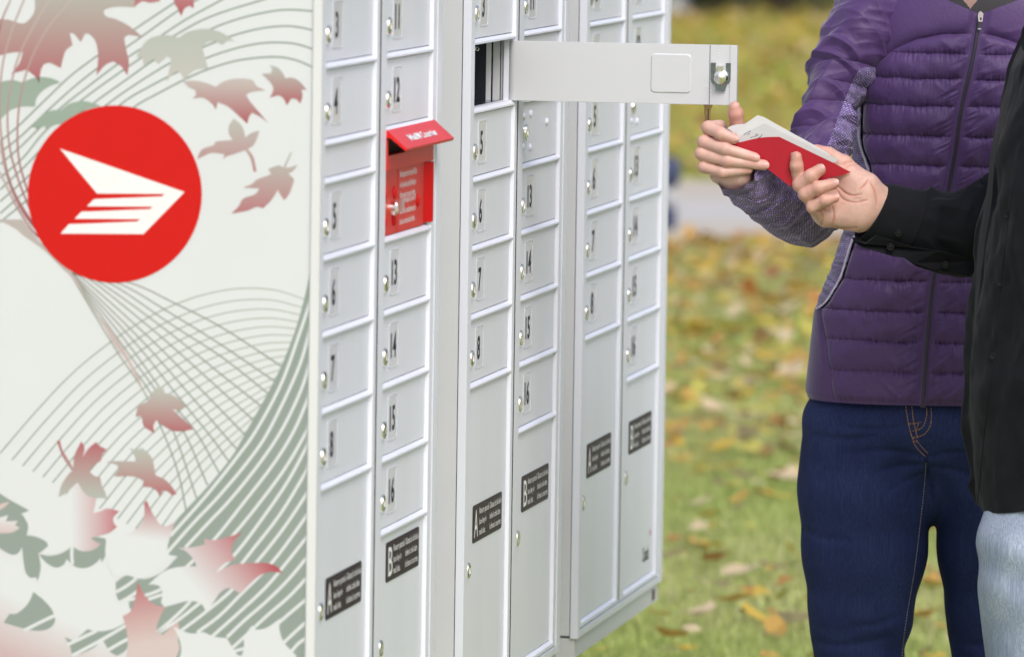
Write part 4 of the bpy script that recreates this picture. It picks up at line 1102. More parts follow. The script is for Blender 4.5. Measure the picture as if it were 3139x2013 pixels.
# ------------------------------------------------------------------ people
OVM = .000635                        # metres per overview pixel at the woman
def zh_(x, y, Y): return at(2100 + x / 3.08, 280 + y / 3.08, Y)
def finger(P, pts, k=.003, deep=.0005):
    d = chain(P, pts, k)
    for i in range(1, len(pts) - 1):
        J = np.asarray(pts[i][0], np.float32); r = pts[i][1]
        ax = np.asarray(pts[i + 1][0]) - np.asarray(pts[i - 1][0]); ax = (ax / np.linalg.norm(ax)).astype(np.float32)
        q = P - J; s_ = q @ ax; near = np.exp(-np.maximum(0, np.sqrt((q * q).sum(-1)) - r * 1.1) ** 2 / (r * .4) ** 2)
        for o, kk in ((0, 1.0), (.0026, .6), (-.0026, .6)): d = d + deep * kk * near * np.exp(-((s_ - o) / .0008) ** 2)
        d = d - .0006 * near * np.exp(-(s_ / .006) ** 2)
    return d
def press(V, Q, lines, width, depth, over=False):
    """sink skin folds into a mesh along lines given in the hand close-up; returns moved points and a fold mask"""
    n = np.zeros_like(V); fn = np.cross(V[Q[:, 2]] - V[Q[:, 0]], V[Q[:, 3]] - V[Q[:, 1]])
    for k in range(4): np.add.at(n, Q[:, k], fn)
    n /= np.linalg.norm(n, axis=1)[:, None] + 1e-12
    if np.mean(n[:, 1] * (V[:, 1] - V[:, 1].mean())) < 0: n = -n
    d = V - EYEP; z = d @ FWD
    px = np.stack([1569.5 + F_PX * (d @ RGT) / z, 1006.5 - F_PX * (d @ UPV) / z], -1)
    zp_ = px / 1.30737 if over else np.stack([(px[:, 0] - 2100) * 3.08, (px[:, 1] - 280) * 3.08], -1)
    mk = np.zeros(len(V))
    for L_ in lines:
        P = catmull(np.array(L_, float), 40); end = np.sin(np.linspace(.25, 2.9, 40)) ** .5
        for p, e in zip(P, end): mk = np.maximum(mk, e * np.exp(-((zp_ - p) ** 2).sum(1) / width ** 2))
    mk *= n[:, 1] < -.15
    return V - n * (depth * mk)[:, None], mk
def skin_col(V, base, red, joints, tips, mk=None):
    V = np.asarray(V); t = np.zeros(len(V))
    if mk is not None: t[:len(mk)] = np.maximum(t[:len(mk)], mk * .8)  # folds redder, their faint shading deepened in the skin colour
    for p, r in joints: t = np.maximum(t, .55 * np.exp(-(((V - p) ** 2).sum(1)) / (r * 1.5) ** 2))
    for p, r in tips: t = np.maximum(t, .9 * np.exp(-(((V - p) ** 2).sum(1)) / (r * 1.6) ** 2))
    bl = vnoise(V[:, 0] * 95 + V[:, 1] * 60, V[:, 2] * 95 - V[:, 1] * 40) * .5 + vnoise(V[:, 0] * 260, V[:, 2] * 260 + V[:, 1] * 200) * .3
    t = np.clip(t + .28 * bl + .12, 0, 1)[:, None]
    return np.array(base) * (1 - t) + np.array(red) * t
def box_of(pts, m):
    P = np.array([p for p, r in pts]); return P.min(0) - m, P.max(0) + m
def V3(*a): return np.array(a, float)

# ---------------- woman: hand holding the mail
HY = 9.860
def hp(x, y, d): return zh_(x, y, HY - d)
wf = {   # (x, y in the hand close-up, depth towards the camera, radius)
 'index':  [(330, 335, -.034, .0100), (222, 345, -.003, .0095), (335, 398, .0125, .0086), (462, 448, .0145, .0077)],
 'middle': [(320, 480, -.040, .0102), (182, 478, -.002, .0096), (380, 545, .0145, .0088), (655, 628, .0150, .0077)],
 'ring':   [(310, 600, -.040, .0100), (158, 588, -.003, .0095), (400, 655, .0125, .0086), (745, 697, .0128, .0077)],
 'little': [(310, 715, -.036, .0094), (182, 712, -.004, .0088), (360, 765, .0085, .0080), (600, 742, .0085, .0064)],
 'thumb':  [(500, 520, -.034, .0125), (492, 350, -.022, .0108), (478, 210, -.014, .0104), (470, 152, -.011, .0086)]}
wf = {k: [(hp(x, y, d), r) for x, y, d, r in v] for k, v in wf.items()}
wpalm = [(hp(360, 440, -.042), .013), (hp(345, 600, -.046), .014), (hp(360, 720, -.042), .012)]
wrist_w = hp(470, 800, -.030)
def woman_hand(P):
    d = None
    for k, v in wf.items():
        e = finger(P, v)
        d = e if d is None else smin(d, e, .0010)
    pal = chain(P, wpalm, .01)
    pal = smin(pal, cone_d(P, wpalm[0][0], .013, wrist_w, .022), .012)
    pal = smin(pal, cone_d(P, wpalm[2][0], .013, wrist_w, .022), .012)
    pal = smin(pal, cone_d(P, hp(300, 800, -.022), .010, hp(520, 800, -.01), .016), .012)
    pal = smin(pal, cone_d(P, wf['thumb'][0][0], .013, wrist_w, .02), .012)
    pal = smin(pal, cone_d(P, wrist_w, .022, hp(640, 900, -.045), .021), .01)
    return smin(d, pal, .006)
allp = [q for v in wf.values() for q in v] + wpalm + [(wrist_w, 0), (hp(800, 1010, -.07), 0)]
lo, hi = box_of(allp, .03)
HW = surface(woman_hand, lo, hi, .0011)

# ---------------- woman: whole figure under the clothes
WY = 10.22
def w(x, y, dy=0.0): return ov(x, y, WY + dy)
def body_woman(P):
    d = cone_d(P, w(2292, -95, .01), .052, w(2285, 40, .02), .060)                                   # neck
    d = smin(d, ell_d(P, w(2300, -290, -.005), (.074, .092, .108)), .03)                             # skull
    d = smin(d, ell_d(P, w(2299, -215, -.035), (.052, .055, .060)), .03)                             # jaw
    d = smin(d, cone_d(P, w(2297, -275, -.100), .007, w(2296, -238, -.112), .011), .012)             # nose
    for s in (-1, 1):
        d = smin(d, ell_d(P, w(2298 + s * 122, -262, .01), (.010, .022, .032)), .008)                # ears
        d = -smin(-d, ell_d(P, w(2298 + s * 50, -280, -.098), (.016, .012, .012)), .012)             # eye sockets
        d = smin(d, ell_d(P, w(2298 + s * 50, -280, -.076), (.013, .013, .012)), .003)               # eyes
    d = smin(d, ell_d(P, w(2296, -195, -.088), (.022, .008, .007)), .008)                            # mouth
    d = smin(d, ell_d(P, w(2265, 290, .01), (.115, .070, .17)), .03)
    d = smin(d, ell_d(P, w(2170, 850, .0), (.135, .080, .16)), .04)
    d = smin(d, cone_d(P, w(2240, 110, .02), .045, w(2090, 130, .0), .034), .03)
    d = smin(d, cone_d(P, w(2340, 110, .02), .045, w(2480, 130, .0), .034), .03)
    d = smin(d, chain(P, [(w(2090, 130, .0), .030), (w(1972, 190, -.075), .024), (w(1938, 330, -.125), .024), (ov(1905, 455, 10.075), .018), (ov(1830, 462, 9.97), .016), (ov(1748, 410, 9.89), .018)], .01), .008)
    d = smin(d, chain(P, [(w(2500, 110, .0), .032), (w(2590, 300, .01), .028), (w(2615, 480, .02), .028), (w(2560, 800, -.08), .024), (w(2540, 870, -.1), .03)], .02), .02)
    for pts in (LEGW1, LEGW2): d = smin(d, chain(P, [(p, r * .74) for p, r in pts], .01), .004)
    return d
LEGW1 = [(w(2032, 1010), .098), (w(2030, 1150), .1005), (w(2027, 1290), .0925), (w(2018, 1430), .077), (w(2012, 1560), .066), (w(2008, 1700), .058), (w(2008, 1850), .052), (w(2012, 2130), .036)]
LEGW2 = [(w(2300, 1010), .098), (w(2346, 1150), .1005), (w(2345, 1290), .0925), (w(2340, 1430), .077), (w(2336, 1560), .066), (w(2332, 1700), .058), (w(2330, 1850), .052), (w(2326, 2130), .036)]
lo = np.array([w(1840, 0)[0], 9.80, 0.02]); hi = np.array([w(2700, 0)[0], 10.42, 1.80])
BW = surface(body_woman, lo, hi, .0085)
woman = empty('person', (w(2170, 1200)[0], WY, 0))
tag(woman, 'person in a purple quilted jacket and dark blue jeans holding a red envelope', 'person')
def add_part(name, me, root):
    o = link(name, me, root); o.matrix_parent_inverse = root.matrix_basis.inverted(); return o
for r_ in (woman,): bpy.context.view_layer.update()
V, Q = join_meshes([HW, BW])
add_part('body', np_mesh('body', V, Q, M['skin_f'], col=skin_col(V, (.64, .44, .37), (.60, .28, .235), [q for v in wf.values() for q in v[1:-1]], [v[-1] for v in wf.values()] + [(wf['thumb'][2][0], .014)])), woman)
# nails
def nail(root, tip, prev, toward, r, mat_):
    tip, prev = np.asarray(tip), np.asarray(prev); ax = tip - prev; ax /= np.linalg.norm(ax)
    nrm = np.asarray(toward, float); nrm = nrm - ax * (nrm @ ax); nrm /= np.linalg.norm(nrm); sd_ = np.cross(ax, nrm)
    V = []; nu, nv = 16, 5
    for i in range(nv):
        q = i / (nv - 1)
        for j in range(nu):
            a = 2 * math.pi * j / nu; cx, cy = q * math.cos(a), q * math.sin(a)
            cx = math.copysign(abs(cx) ** .8, cx); cy = math.copysign(abs(cy) ** .8, cy)
            x, y = cx * r * .86, cy * r * .66
            z = math.sqrt(max(0, (r * 1.035) ** 2 - y * y)) - .0002 - .0003 * q - max(0, cx) ** 2 * r * .10
            V.append(tip + ax * (x + r * .12) + sd_ * y + nrm * z)
    me = np_mesh('fingernail', V, grid_faces(nv, nu), mat_)
    add_part('fingernail', me, root)
for k, off in (('index', (.55, -1, .30)), ('middle', (.62, -1, .12)), ('ring', (.75, -1, .02))):
    (p, r) = wf[k][-1]; nail(woman, p, wf[k][-2][0], off, r, M['nail'])
# hair
def hair_fn(P): 
    d = ell_d(P, w(2300, -305, .02), (.086, .100, .112))
    d = smin(d, cone_d(P, w(2300, -260, .085), .05, w(2310, 60, .11), .03), .04)
    return -smin(-d, ell_d(P, w(2298, -245, -.14), (.078, .10, .075)), .01)
lo, hi = w(2300, -310) - .2, w(2300, -150) + .22; hi[2] = w(2200, -480)[2]; lo[2] = w(2200, 120)[2]
add_part('hair', np_mesh('hair', *surface(hair_fn, lo, hi, .007), M['hair']), woman)

# ---------------- woman: jeans
def jeans_fn(P):
    a, b = chain(P, LEGW1, .012), chain(P, LEGW2, .012)
    d = smin(a, b, .004)
    pel = ell_d(P, w(2160, 985), (.160, .112, .105))
    d = smin(d, pel, .018)
    d = smin(d, ell_d(P, w(2184, 1108), (.033, .074, .078)), .012)
    x, z = P[..., 0], P[..., 2]
    wr = np.sin((z * 60 + np.abs(x - w(2172, 1060)[0]) * 90)) * np.exp(-((z - w(2200, 1085)[2]) / .05) ** 2) * np.exp(-((x - w(2172, 1060)[0]) / .09) ** 2) * .0030
    kn = np.sin(z * 95 + x * 30) * np.exp(-((z - w(2200, 1560)[2]) / .07) ** 2) * .002
    an = np.sin(z * 130 + x * 25) * np.exp(-((z - w(2200, 2060)[2]) / .08) ** 2) * .002
    fo = .0018 * np.sin(z * 70 + x * 42 + 2.2 * np.sin(x * 31)) * np.exp(-((z - w(2200, 1000)[2]) / .035) ** 2) + .0004 * np.sin(z * 38 - x * 30 + 1.5 * np.sin(z * 17))
    d = d - wr - kn - an - fo
    d = np.maximum(d, z - w(2200, 925)[2]); d = np.maximum(d, w(2200, 2150)[2] - z)
    return d
lo = np.array([w(1840, 0)[0], WY - .16, w(2200, 2170)[2]]); hi = np.array([w(2480, 0)[0], WY + .16, w(2200, 915)[2]])
JV, JQ = surface(jeans_fn, lo, hi, .0036)
JV, _ = press(JV, JQ, [[(2168, 1072), (2120, 1060), (2060, 1056), (1990, 1062)], [(2168, 1090), (2115, 1092), (2060, 1104)], [(2170, 1110), (2130, 1125), (2080, 1150)],
    [(2178, 1072), (2230, 1062), (2290, 1066)], [(2180, 1095), (2230, 1100), (2280, 1116)], [(2060, 1020), (1990, 1030), (1910, 1022)], [(2110, 1000), (2040, 1006), (1960, 996)]], 6.5, .0034, True)
JV, _ = press(JV, JQ, [[(2168, 1045), (2171, 1075), (2176, 1110), (2184, 1160), (2190, 1200)]], 5, .005, True)
JV, _ = press(JV, JQ, [[(1905, 1500), (1960, 1512), (2030, 1506), (2090, 1490)], [(2110, 1440), (2060, 1462), (2000, 1470)], [(2235, 1500), (2290, 1512), (2330, 1505)], [(1880, 1240), (1930, 1262), (1990, 1266)]], 9, .0026, True)
add_part('jeans', np_mesh('jeans', JV, JQ, M['denim']), woman)
jeans_bvh = BVHTree.FromPolygons([tuple(v) for v in JV], [tuple(q) for q in JQ])
def on_surface(bvh, x, y, lift):
    d = Vector(ov(x, y, 10) - EYEP).normalized(); h = bvh.ray_cast(Vector(EYEP), d)
    return None if h[0] is None else np.array(h[0] + h[1] * lift)
def stitches(name, bvh, pts, root, r, dash, gap, m, n=120):
    P = [on_surface(bvh, *p, .0004) for p in catmull(np.array(pts, float), n)]
    P = [p for p in P if p is not None]; mb = MB(); run = 0.0
    for a, b in zip(P[:-1], P[1:]):
        L_ = np.linalg.norm(b - a)
        if L_ > .03: continue
        ph = run % (dash + gap); run += L_
        if ph < dash:
            d = (b - a) / (L_ + 1e-9); s = np.cross(d, [0, 1, 0]); s /= np.linalg.norm(s) + 1e-9
            mb.add([a - s * r, a + s * r, b + s * r, b - s * r, (a + b) / 2 + np.array([0, -r, 0])], [(0, 1, 4), (1, 2, 4), (2, 3, 4), (3, 0, 4)])
    o = mb.obj(name, m, root); o.matrix_parent_inverse = root.matrix_basis.inverted(); return o
seam_pts = [(2171, 1085), (2166, 1150), (2158, 1220), (2150, 1290), (2140, 1360), (2128, 1430), (2118, 1500), (2112, 1560)]
stitches('inseam_stitching', jeans_bvh, seam_pts, woman, .00045, .0030, .0016, mat('pale_thread', (.36, .30, .28, 1), rough=.8, noise=(300, .2)), 400)
for P in [[(2124, 952), (2128, 980), (2134, 1010), (2142, 1032), (2150, 1036)], [(2138, 952), (2142, 985), (2150, 1025)], [(2183, 955), (2184, 975), (2180, 1000), (2166, 1018), (2140, 1026)], [(2173, 955), (2172, 978), (2162, 1002), (2140, 1010)],
          [(2130, 993), (2146, 992), (2160, 989)], [(2154, 992), (2148, 1012), (2153, 1026)], [(2140, 1034), (2152, 1052), (2170, 1070)], [(2148, 1030), (2160, 1046), (2176, 1062)]]:
    stitches('fly_stitching', jeans_bvh, P, woman, .00055, .0034, .0010, M['thread'], 60)
# shoes
def shoe(c, yaw, root):
    def f(P):
        q = P - c; ca, sa = math.cos(yaw), math.sin(yaw)
        R = np.stack([q[..., 0] * ca + q[..., 1] * sa, -q[..., 0] * sa + q[..., 1] * ca, q[..., 2]], -1)
        d = smin(cone_d(R, V3(0, .05, .05), .042, V3(0, -.12, .032), .036), cone_d(R, V3(0, .04, .05), .042, V3(0, .03, .13), .045), .03)
        return np.maximum(d, -R[..., 2] + .004)
    o = link('shoe', np_mesh('shoe', *surface(f, c + V3(-.2, -.2, -.01), c + V3(.2, .2, .2), .007), M['shoe']), root)
    o.matrix_parent_inverse = root.matrix_basis.inverted()
shoe(V3(w(2012, 2200)[0], WY - .02, 0), .1, woman); shoe(V3(w(2326, 2200)[0], WY - .02, 0), -.1, woman)

# ---------------- woman: quilted jacket
def tabf(ys, vs): 
    ys, vs = np.array(ys, float), np.array(vs, float)
    yy = np.linspace(ys[0], ys[-1], 400); f = np.interp(yy, ys, vs); k = np.ones(25) / 25
    g = np.convolve(np.pad(f, 12, 'edge'), k, 'valid'); return lambda y: np.interp(y, yy, g)
JY = [-90, -30, 40, 160, 250, 340, 440, 560, 640, 730, 850, 950]
j_left = tabf(JY, [2150, 2060, 2012, 2004, 2006, 2004, 1998, 1982, 1955, 1918, 1903, 1893])
j_zip = tabf([-90, 30, 130, 250, 340, 440, 560, 640, 730, 850, 955], [2300, 2287, 2270, 2241, 2230, 2214, 2195, 2181, 2169, 2158, 2152])
j_ctr = lambda y: j_zip(y) + 14
j_dep = tabf(JY, [.075, .092, .105, .120, .122, .118, .110, .104, .106, .112, .118, .120])
LINES = np.array([-40, 62, 127, 186, 250, 320, 390, 457, 525, 592, 662, 734, 804, 874, 947], float)
yoke = lambda x: np.interp(x, [2000, 2030, 2051, 2090, 2142, 2194, 2273, 2294, 2332, 2381, 2460], [215, 175, 150, 118, 92, 80, 77, 79, 87, 104, 150])
seam_x = tabf([100, 165, 240, 340, 410, 500, 580, 660, 730, 760], [2034, 2026, 2020, 2018, 2040, 2030, 1998, 1974, 1934, 1890])
def jacket_base(t, y):
    """t: angle from the front (positive towards the viewer's left), y: overview height -> x_ov, lateral/depth"""
    hw = (j_ctr(y) - j_left(y)); hd = j_dep(y)
    s, c = np.sin(t), np.cos(t)
    ex = .86
    xs = np.sign(s) * np.abs(s) ** ex; cs = np.sign(c) * np.abs(c) ** ex
    return j_ctr(y) - hw * xs, cs * hd, hw
def jacket_pts(t, y, lift=0.0, quilt=True):
    x, dep, hw = jacket_base(t, y)
    e = 1e-3
    x2, d2, _ = jacket_base(t + e, y)
    tx, ty = (x2 - x) * OVM, -(d2 - dep)
    nx, ny = ty, -tx
    ln = np.sqrt(nx * nx + ny * ny) + 1e-12; nx, ny = nx / ln, ny / ln
    flip = np.where((nx * (x - j_ctr(y)) * OVM + ny * (-dep)) < 0, -1, 1); nx, ny = nx * flip, ny * flip
    D = np.full(x.shape, lift)
    if quilt:
        yl = y - (x - j_zip(y)) * .004 + vnoise(x * .03, y * .02) * 1.8 + vnoise(x * .11, y * .05) * .8
        i = np.clip(np.searchsorted(LINES, yl) - 1, 0, len(LINES) - 2)
        ph = np.clip((yl - LINES[i]) / (LINES[i + 1] - LINES[i]), 0, 1)
        puff = (np.sin(np.pi * ph ** .9)) ** .45
        dy = np.minimum(yl - LINES[i], LINES[i + 1] - yl)                # distance to the nearest seam
        under = (c_ := np.cos(t)) > -.2
        q = .0086 * puff + .0015 * vnoise(x * .045, y * .035) * puff + .0007 * vnoise(x * .13 + 9, y * .03) * np.exp(-dy / 16)
        q += .0024 * vnoise(x * .30, y * .05) * np.exp(-dy / 9)
        # gathers beside the zip
        dz = np.abs(x - j_zip(y)); g = np.exp(-((dz - 14) / 34.) ** 2)
        sgn = np.sign(x - j_zip(y))
        q += .0019 * g * ridge((y + sgn * dz * .55) * .085, dz * .012 + 3) * (.35 + .65 * puff)
        q += .0020 * np.exp(-((dz - 60) / 60.) ** 2) * np.maximum(0, ridge((y + dz * .8) * .022, dz * .008 + 7)) * puff
        # soft creases running down to the side
        q += .0030 * vnoise((x + y * .8) * .022, (y - x * .6) * .009) * puff
        # yoke: plain cloth above its seam
        dk = y - yoke(x); up = dk < 0
        yk = .0085 * (1 - np.exp(dk / 14.)) + .0030 * vnoise((x + .8 * y) * .014, (y - .7 * x) * .006) + .0022 * np.maximum(0, ridge((x * .55 + y) * .020, (x - y) * .006)) * np.exp(dk / 40.)
        q = np.where(up, yk, q * (1 - np.exp(-np.maximum(dk, 0) / 9.)))
        # front panel edge
        de = np.abs(x - seam_x(y)); fr = (c_ > 0) & (y > 140) & (y < 745)
        q = np.where(fr, q * (1 - .9 * np.exp(-(de / 6.5) ** 2)), q)
        # side panel below the knit
        side = (y > 700) & (x < 1935 + (y - 820) * .12)
        q = np.where(side & (c_ > -.5), .006 + .0012 * vnoise(x * .05, y * .02), q)
        ds = np.abs(x - (1935 + (y - 820) * .12)); q = np.where((y > 740) & (c_ > 0), q * (1 - .75 * np.exp(-(ds / 6.) ** 2)), q)
        q = q * sstep(dz, 9, 30) + .0035 * (1 - sstep(dz, 9, 30))
        hem = sstep(y, 930, 950); q = q * (1 - hem * .8)
        D = D + q
    P = np.stack([x * 0, x * 0, x * 0], -1)
    sc = OVM
    cx = w(2200, 0)[0]
    base = np.array([ [w(2200, yy)[0] - 2200 * OVM, w(2200, yy, -.11)[2]] for yy in np.linspace(-100, 960, 60)])
    bx = np.interp(y, np.linspace(-100, 960, 60), base[:, 0]); bz = np.interp(y, np.linspace(-100, 960, 60), base[:, 1])
    P[..., 0] = bx + x * sc + nx * D
    P[..., 1] = WY - dep + ny * D
    P[..., 2] = bz
    return P
nu, nv = 640, 560
tt_ = (np.arange(nu) / nu * 2 - 1) * np.pi
# more columns on the side that faces the camera
tt_ = tt_ - .55 * np.sin(tt_)
yy_ = np.linspace(-88, 950, nv)
T_, Y_ = np.meshgrid(tt_, yy_)
JP = jacket_pts(T_, Y_)
JX, JD, _ = jacket_base(T_, Y_)
JF = grid_faces(nv, nu)
xf, yf, tf = JX.reshape(-1)[JF].mean(1), Y_.reshape(-1)[JF].mean(1), np.cos(T_.reshape(-1)[JF]).mean(1)
tl = np.sin(T_.reshape(-1)[JF]).mean(1)
front = tf > 0
knitf = ((xf < seam_x(yf)) & front | (~front & (tl > .45))) & (yf > 150) & (yf < 738)
vcut = (yf < 33 - np.abs(xf - j_zip(yf)) * .42) & front
vcut |= (yf < -45) & ~front
uvj = np.stack([T_ * .16, -Y_ * OVM], -1).reshape(-1, 2)
def sub(V, Fc, mask, uv):
    f = Fc[mask]; u, inv = np.unique(f, return_inverse=True); return V[u], inv.reshape(f.shape), uv[u]
Vj = JP.reshape(-1, 3)
v_, f_, u_ = sub(Vj, JF, ~knitf & ~vcut, uvj)
jm = np_mesh('jacket', v_, f_, M['nylon'], uv=u_)
jacket = add_part('jacket', jm, woman)
v_, f_, u_ = sub(jacket_pts(T_, Y_, -.002, False).reshape(-1, 3) + 0, JF, knitf, uvj)
KS = jacket_pts(T_, Y_, .003, False)
rk = .0016 * np.maximum(0, ridge(Y_ * .10 + vnoise(JX * .03, Y_ * .02) * 1.2, JX * .012))
cen = np.stack([np.interp(Y_, Y_[:, 0], KS[:, :, 0].mean(1)), np.full(Y_.shape, WY), KS[..., 2]], -1)
dr = KS - cen; dr[..., 2] = 0; dr /= np.linalg.norm(dr, axis=-1)[..., None]
KS = KS + dr * rk[..., None]
v_, f_, u_ = sub(KS.reshape(-1, 3), JF, knitf, uvj)
add_part('knit_panel', np_mesh('knit_panel', v_, f_, M['knit'], uv=u_), woman)
bvh_j = BVHTree.FromPolygons([tuple(p) for p in jm_v] if False else [tuple(v) for v in Vj], [tuple(q) for q in JF])
# stitched white edging of the front panel
def t_at(xo, y):
    """angle on the front where the jacket stands at overview x"""
    hw = j_ctr(y) - j_left(y); s = np.clip((j_ctr(y) - xo) / hw, -1, 1)
    return np.arcsin(np.sign(s) * np.abs(s) ** (1 / .86))
bd = MB()
for ya in list(np.arange(185, 412, 4.6)) + list(np.arange(560, 735, 4.6)):
    ys = np.array([ya, ya + 2.9]); xs = seam_x(ys); P = jacket_pts(t_at(xs + 2, ys), ys, .0075, False); P2 = jacket_pts(t_at(xs - 2.4, ys), ys, .0070, False)
    bd.add([P[0], P2[0], P2[1], P[1]], [(0, 1, 2, 3)])
o = bd.obj('edge_stitching', M['binding'], woman); o.matrix_parent_inverse = woman.matrix_basis.inverted(); tag(o, kind='stuff')
# zip
yz = np.linspace(38, 950, 220)
def strip(x0, x1, l0, l1, m, name, n=7, ys=yz):
    G = []
    for k in np.linspace(0, 1, n):
        xs = j_zip(ys) + x0 + (x1 - x0) * k
        lf = l0 + (l1 - l0) * (1 - (2 * k - 1) ** 2)
        G.append(jacket_pts(t_at(xs, ys), ys, lf, False))
    G = np.array(G); return add_part(name, np_mesh(name, G.reshape(-1, 3), grid_faces(n, len(ys), False), m), woman)
strip(-9, 9, .0042, .0052, M['nylon'], 'zip_placket')
strip(-4.6, 4.6, .0052, .0068, M['zip'], 'zip_tape')
pull = empty('zip_pull'); pull.parent = woman; pull.matrix_parent_inverse = woman.matrix_basis.inverted()
def zp(x, y, lift): return jacket_pts(t_at(np.array([float(x)]), np.array([float(y)])), np.array([float(y)]), lift, False)[0]
def pullpiece(name, pts, l0, l1, m):
    a = [zp(x, y, l0) for x, y in pts]; t = zp(2284, 45, l1) - zp(2284, 45, l0)
    return MB().prism(a, t).obj(name, m, pull)
for nm, pts, l0, l1, m in (('slider', [(2283, 28), (2288, 25), (2294, 31), (2293, 38), (2291, 50), (2282, 50), (2281, 38)], .007, .012, M['chrome']),
                           ('slider_slot', [(2285, 40), (2290, 40), (2289, 46), (2286, 46)], .0121, .0124, M['dark']),
                           ('pull_tab', [(2281, 51), (2290, 51), (2289, 64), (2280, 64)], .008, .011, M['zip']),
                           ('pull_end', [(2280.5, 65), (2288, 65), (2287.5, 68), (2280, 68)], .008, .0115, M['bingrey'])):
    pullpiece(nm, pts, l0, l1, m)
MB().prism([zp(x, y, .0066) for x, y in ((2147, 943), (2158, 944), (2157, 954), (2146, 953))], zp(2152, 948, .0095) - zp(2152, 948, .0066)).obj('zip_stop', M['zip'], pull)
# collar standing inside the neck opening
cut2 = (yf < 21 - np.abs(xf - 2265) * 1.25) & (tf > .15)
v_, f_, u_ = sub(jacket_pts(T_, Y_, -.003, False).reshape(-1, 3), JF, (yf < 75) & ~cut2, uvj)
add_part('collar_lining', np_mesh('collar_lining', v_, f_, M['lining']), woman)

# ---------------- woman: sleeves
def sleeve_disp(A, S, L):
    ang = np.cos(2 * np.pi * A), np.sin(2 * np.pi * A)
    f1 = ridge(S * 19 + ang[0] * .75 + .35 * ang[1] + .4, ang[1] * .55 + ang[0] * .3 + S * 2.0)
    f2 = ridge(S * 41 + ang[1] * 1.1 - ang[0] * .9 + 5, ang[0] * .8 - S * 5)
    f3 = vnoise(S * 80 + 3 * ang[0], ang[1] * 4)
    am = sstep(S, .0, .05)
    pf = ((S + .012 * ang[0] + .006 * vnoise(S * 25, ang[1])) / .036) % 1.0
    quilt = sstep(S, .10, .15) * (.0055 * np.sin(np.pi * pf) ** .5 - .004)
    return quilt + am * (.0072 * np.maximum(f1, -.50) + .0050 * np.maximum(f2, -.4) + .0022 * ridge(S * 70 + ang[0] * 2.2, ang[1] * 1.5 + 7)) + .0010 * f3 - .001 + (1 - am) * .003 * vnoise(S * 30, ang[0] * 2)
arm_path = [(*w(2085, -20, -.01), .060), (*w(2040, 40, -.035), .056), (*w(1995, 110, -.055), .050), (*w(1964, 190, -.075), .0410), (*w(1943, 260, -.10), .0390), (*w(1930, 330, -.125), .0415), (*w(1912, 430, -.155), .047), (*ov(1884, 500, 10.045), .0475)]
nvs, nus = 420, 260
VS, A_, S_, uvs = tube(arm_path, nvs, nus, sleeve_disp)
FS = grid_faces(nvs, nus)
# project to overview pixels to find the knit underside of the sleeve
def to_ov(P):
    d = P - EYEP; z = d @ FWD
    return np.stack([(1569.5 + F_PX * (d @ RGT) / z) / 1.30737, (1006.5 - F_PX * (d @ UPV) / z) / 1.30737], -1)
pc = to_ov(VS)[FS].mean(1)
pn = np.cross(VS[FS[:, 1]] - VS[FS[:, 0]], VS[FS[:, 3]] - VS[FS[:, 0]]); 
ctr = VS.reshape(nvs, nus, 3).mean(1).repeat(nus, 0)[FS].mean(1); face_cam = (VS[FS].mean(1) - ctr) @ np.array([0, -1, 0]) > -.012
bx = np.interp(pc[:, 1], [150, 165, 188, 243, 313, 350, 400], [2040, 2014, 2000, 1978, 1951, 1937, 1900])
kn_s = (pc[:, 0] > bx) & (pc[:, 1] > 158) | (pc[:, 1] > 405)
v_, f_, u_ = sub(VS, FS, ~kn_s, uvs); add_part('sleeve', np_mesh('sleeve', v_, f_, M['nylon'], uv=u_), woman)
v_, f_, u_ = sub(VS, FS, kn_s, uvs); add_part('knit_sleeve', np_mesh('knit_sleeve', v_, f_, M['knit'], uv=u_), woman)
def fore_disp(A, S, L):
    ca, sa = np.cos(2 * np.pi * A), np.sin(2 * np.pi * A)
    r1 = ridge(S * 58 + ca * 1.5 + vnoise(S * 20, sa * 2) * .8, sa * 1.4)
    return .0022 * np.maximum(r1, -.3) + .0036 * np.maximum(0, ridge(S * 21 + sa * 1.2, ca * 1.3 + 4)) + .0008 * vnoise(S * 40, ca * 3)
fore_path = [(*ov(1888, 440, 10.09), .040), (*ov(1892, 492, 10.065), .0475), (*ov(1868, 492, 10.01), .0475), (*ov(1822, 462, 9.965), .0445), (*ov(1775, 432, 9.925), .0395), (*ov(1738, 408, 9.885), .0345), (*ov(1724, 396, 9.868), .0325)]
VF, A2, S2, uvf = tube(fore_path, 300, 220, fore_disp)
add_part('knit_sleeve', np_mesh('knit_sleeve', VF, grid_faces(300, 220), M['knit'], uv=uvf), woman)
# her other sleeve hangs behind the second person
larm = [(*w(2500, 0, .0), .058), (*w(2545, 90, .0), .056), (*w(2590, 300, .01), .05), (*w(2615, 480, .02), .048), (*w(2580, 680, -.04), .043), (*w(2552, 840, -.09), .036)]
VL, _, _, uvl = tube(larm, 120, 80, sleeve_disp); add_part('sleeve', np_mesh('sleeve', VL, grid_faces(120, 80), M['nylon'], uv=uvl), woman)

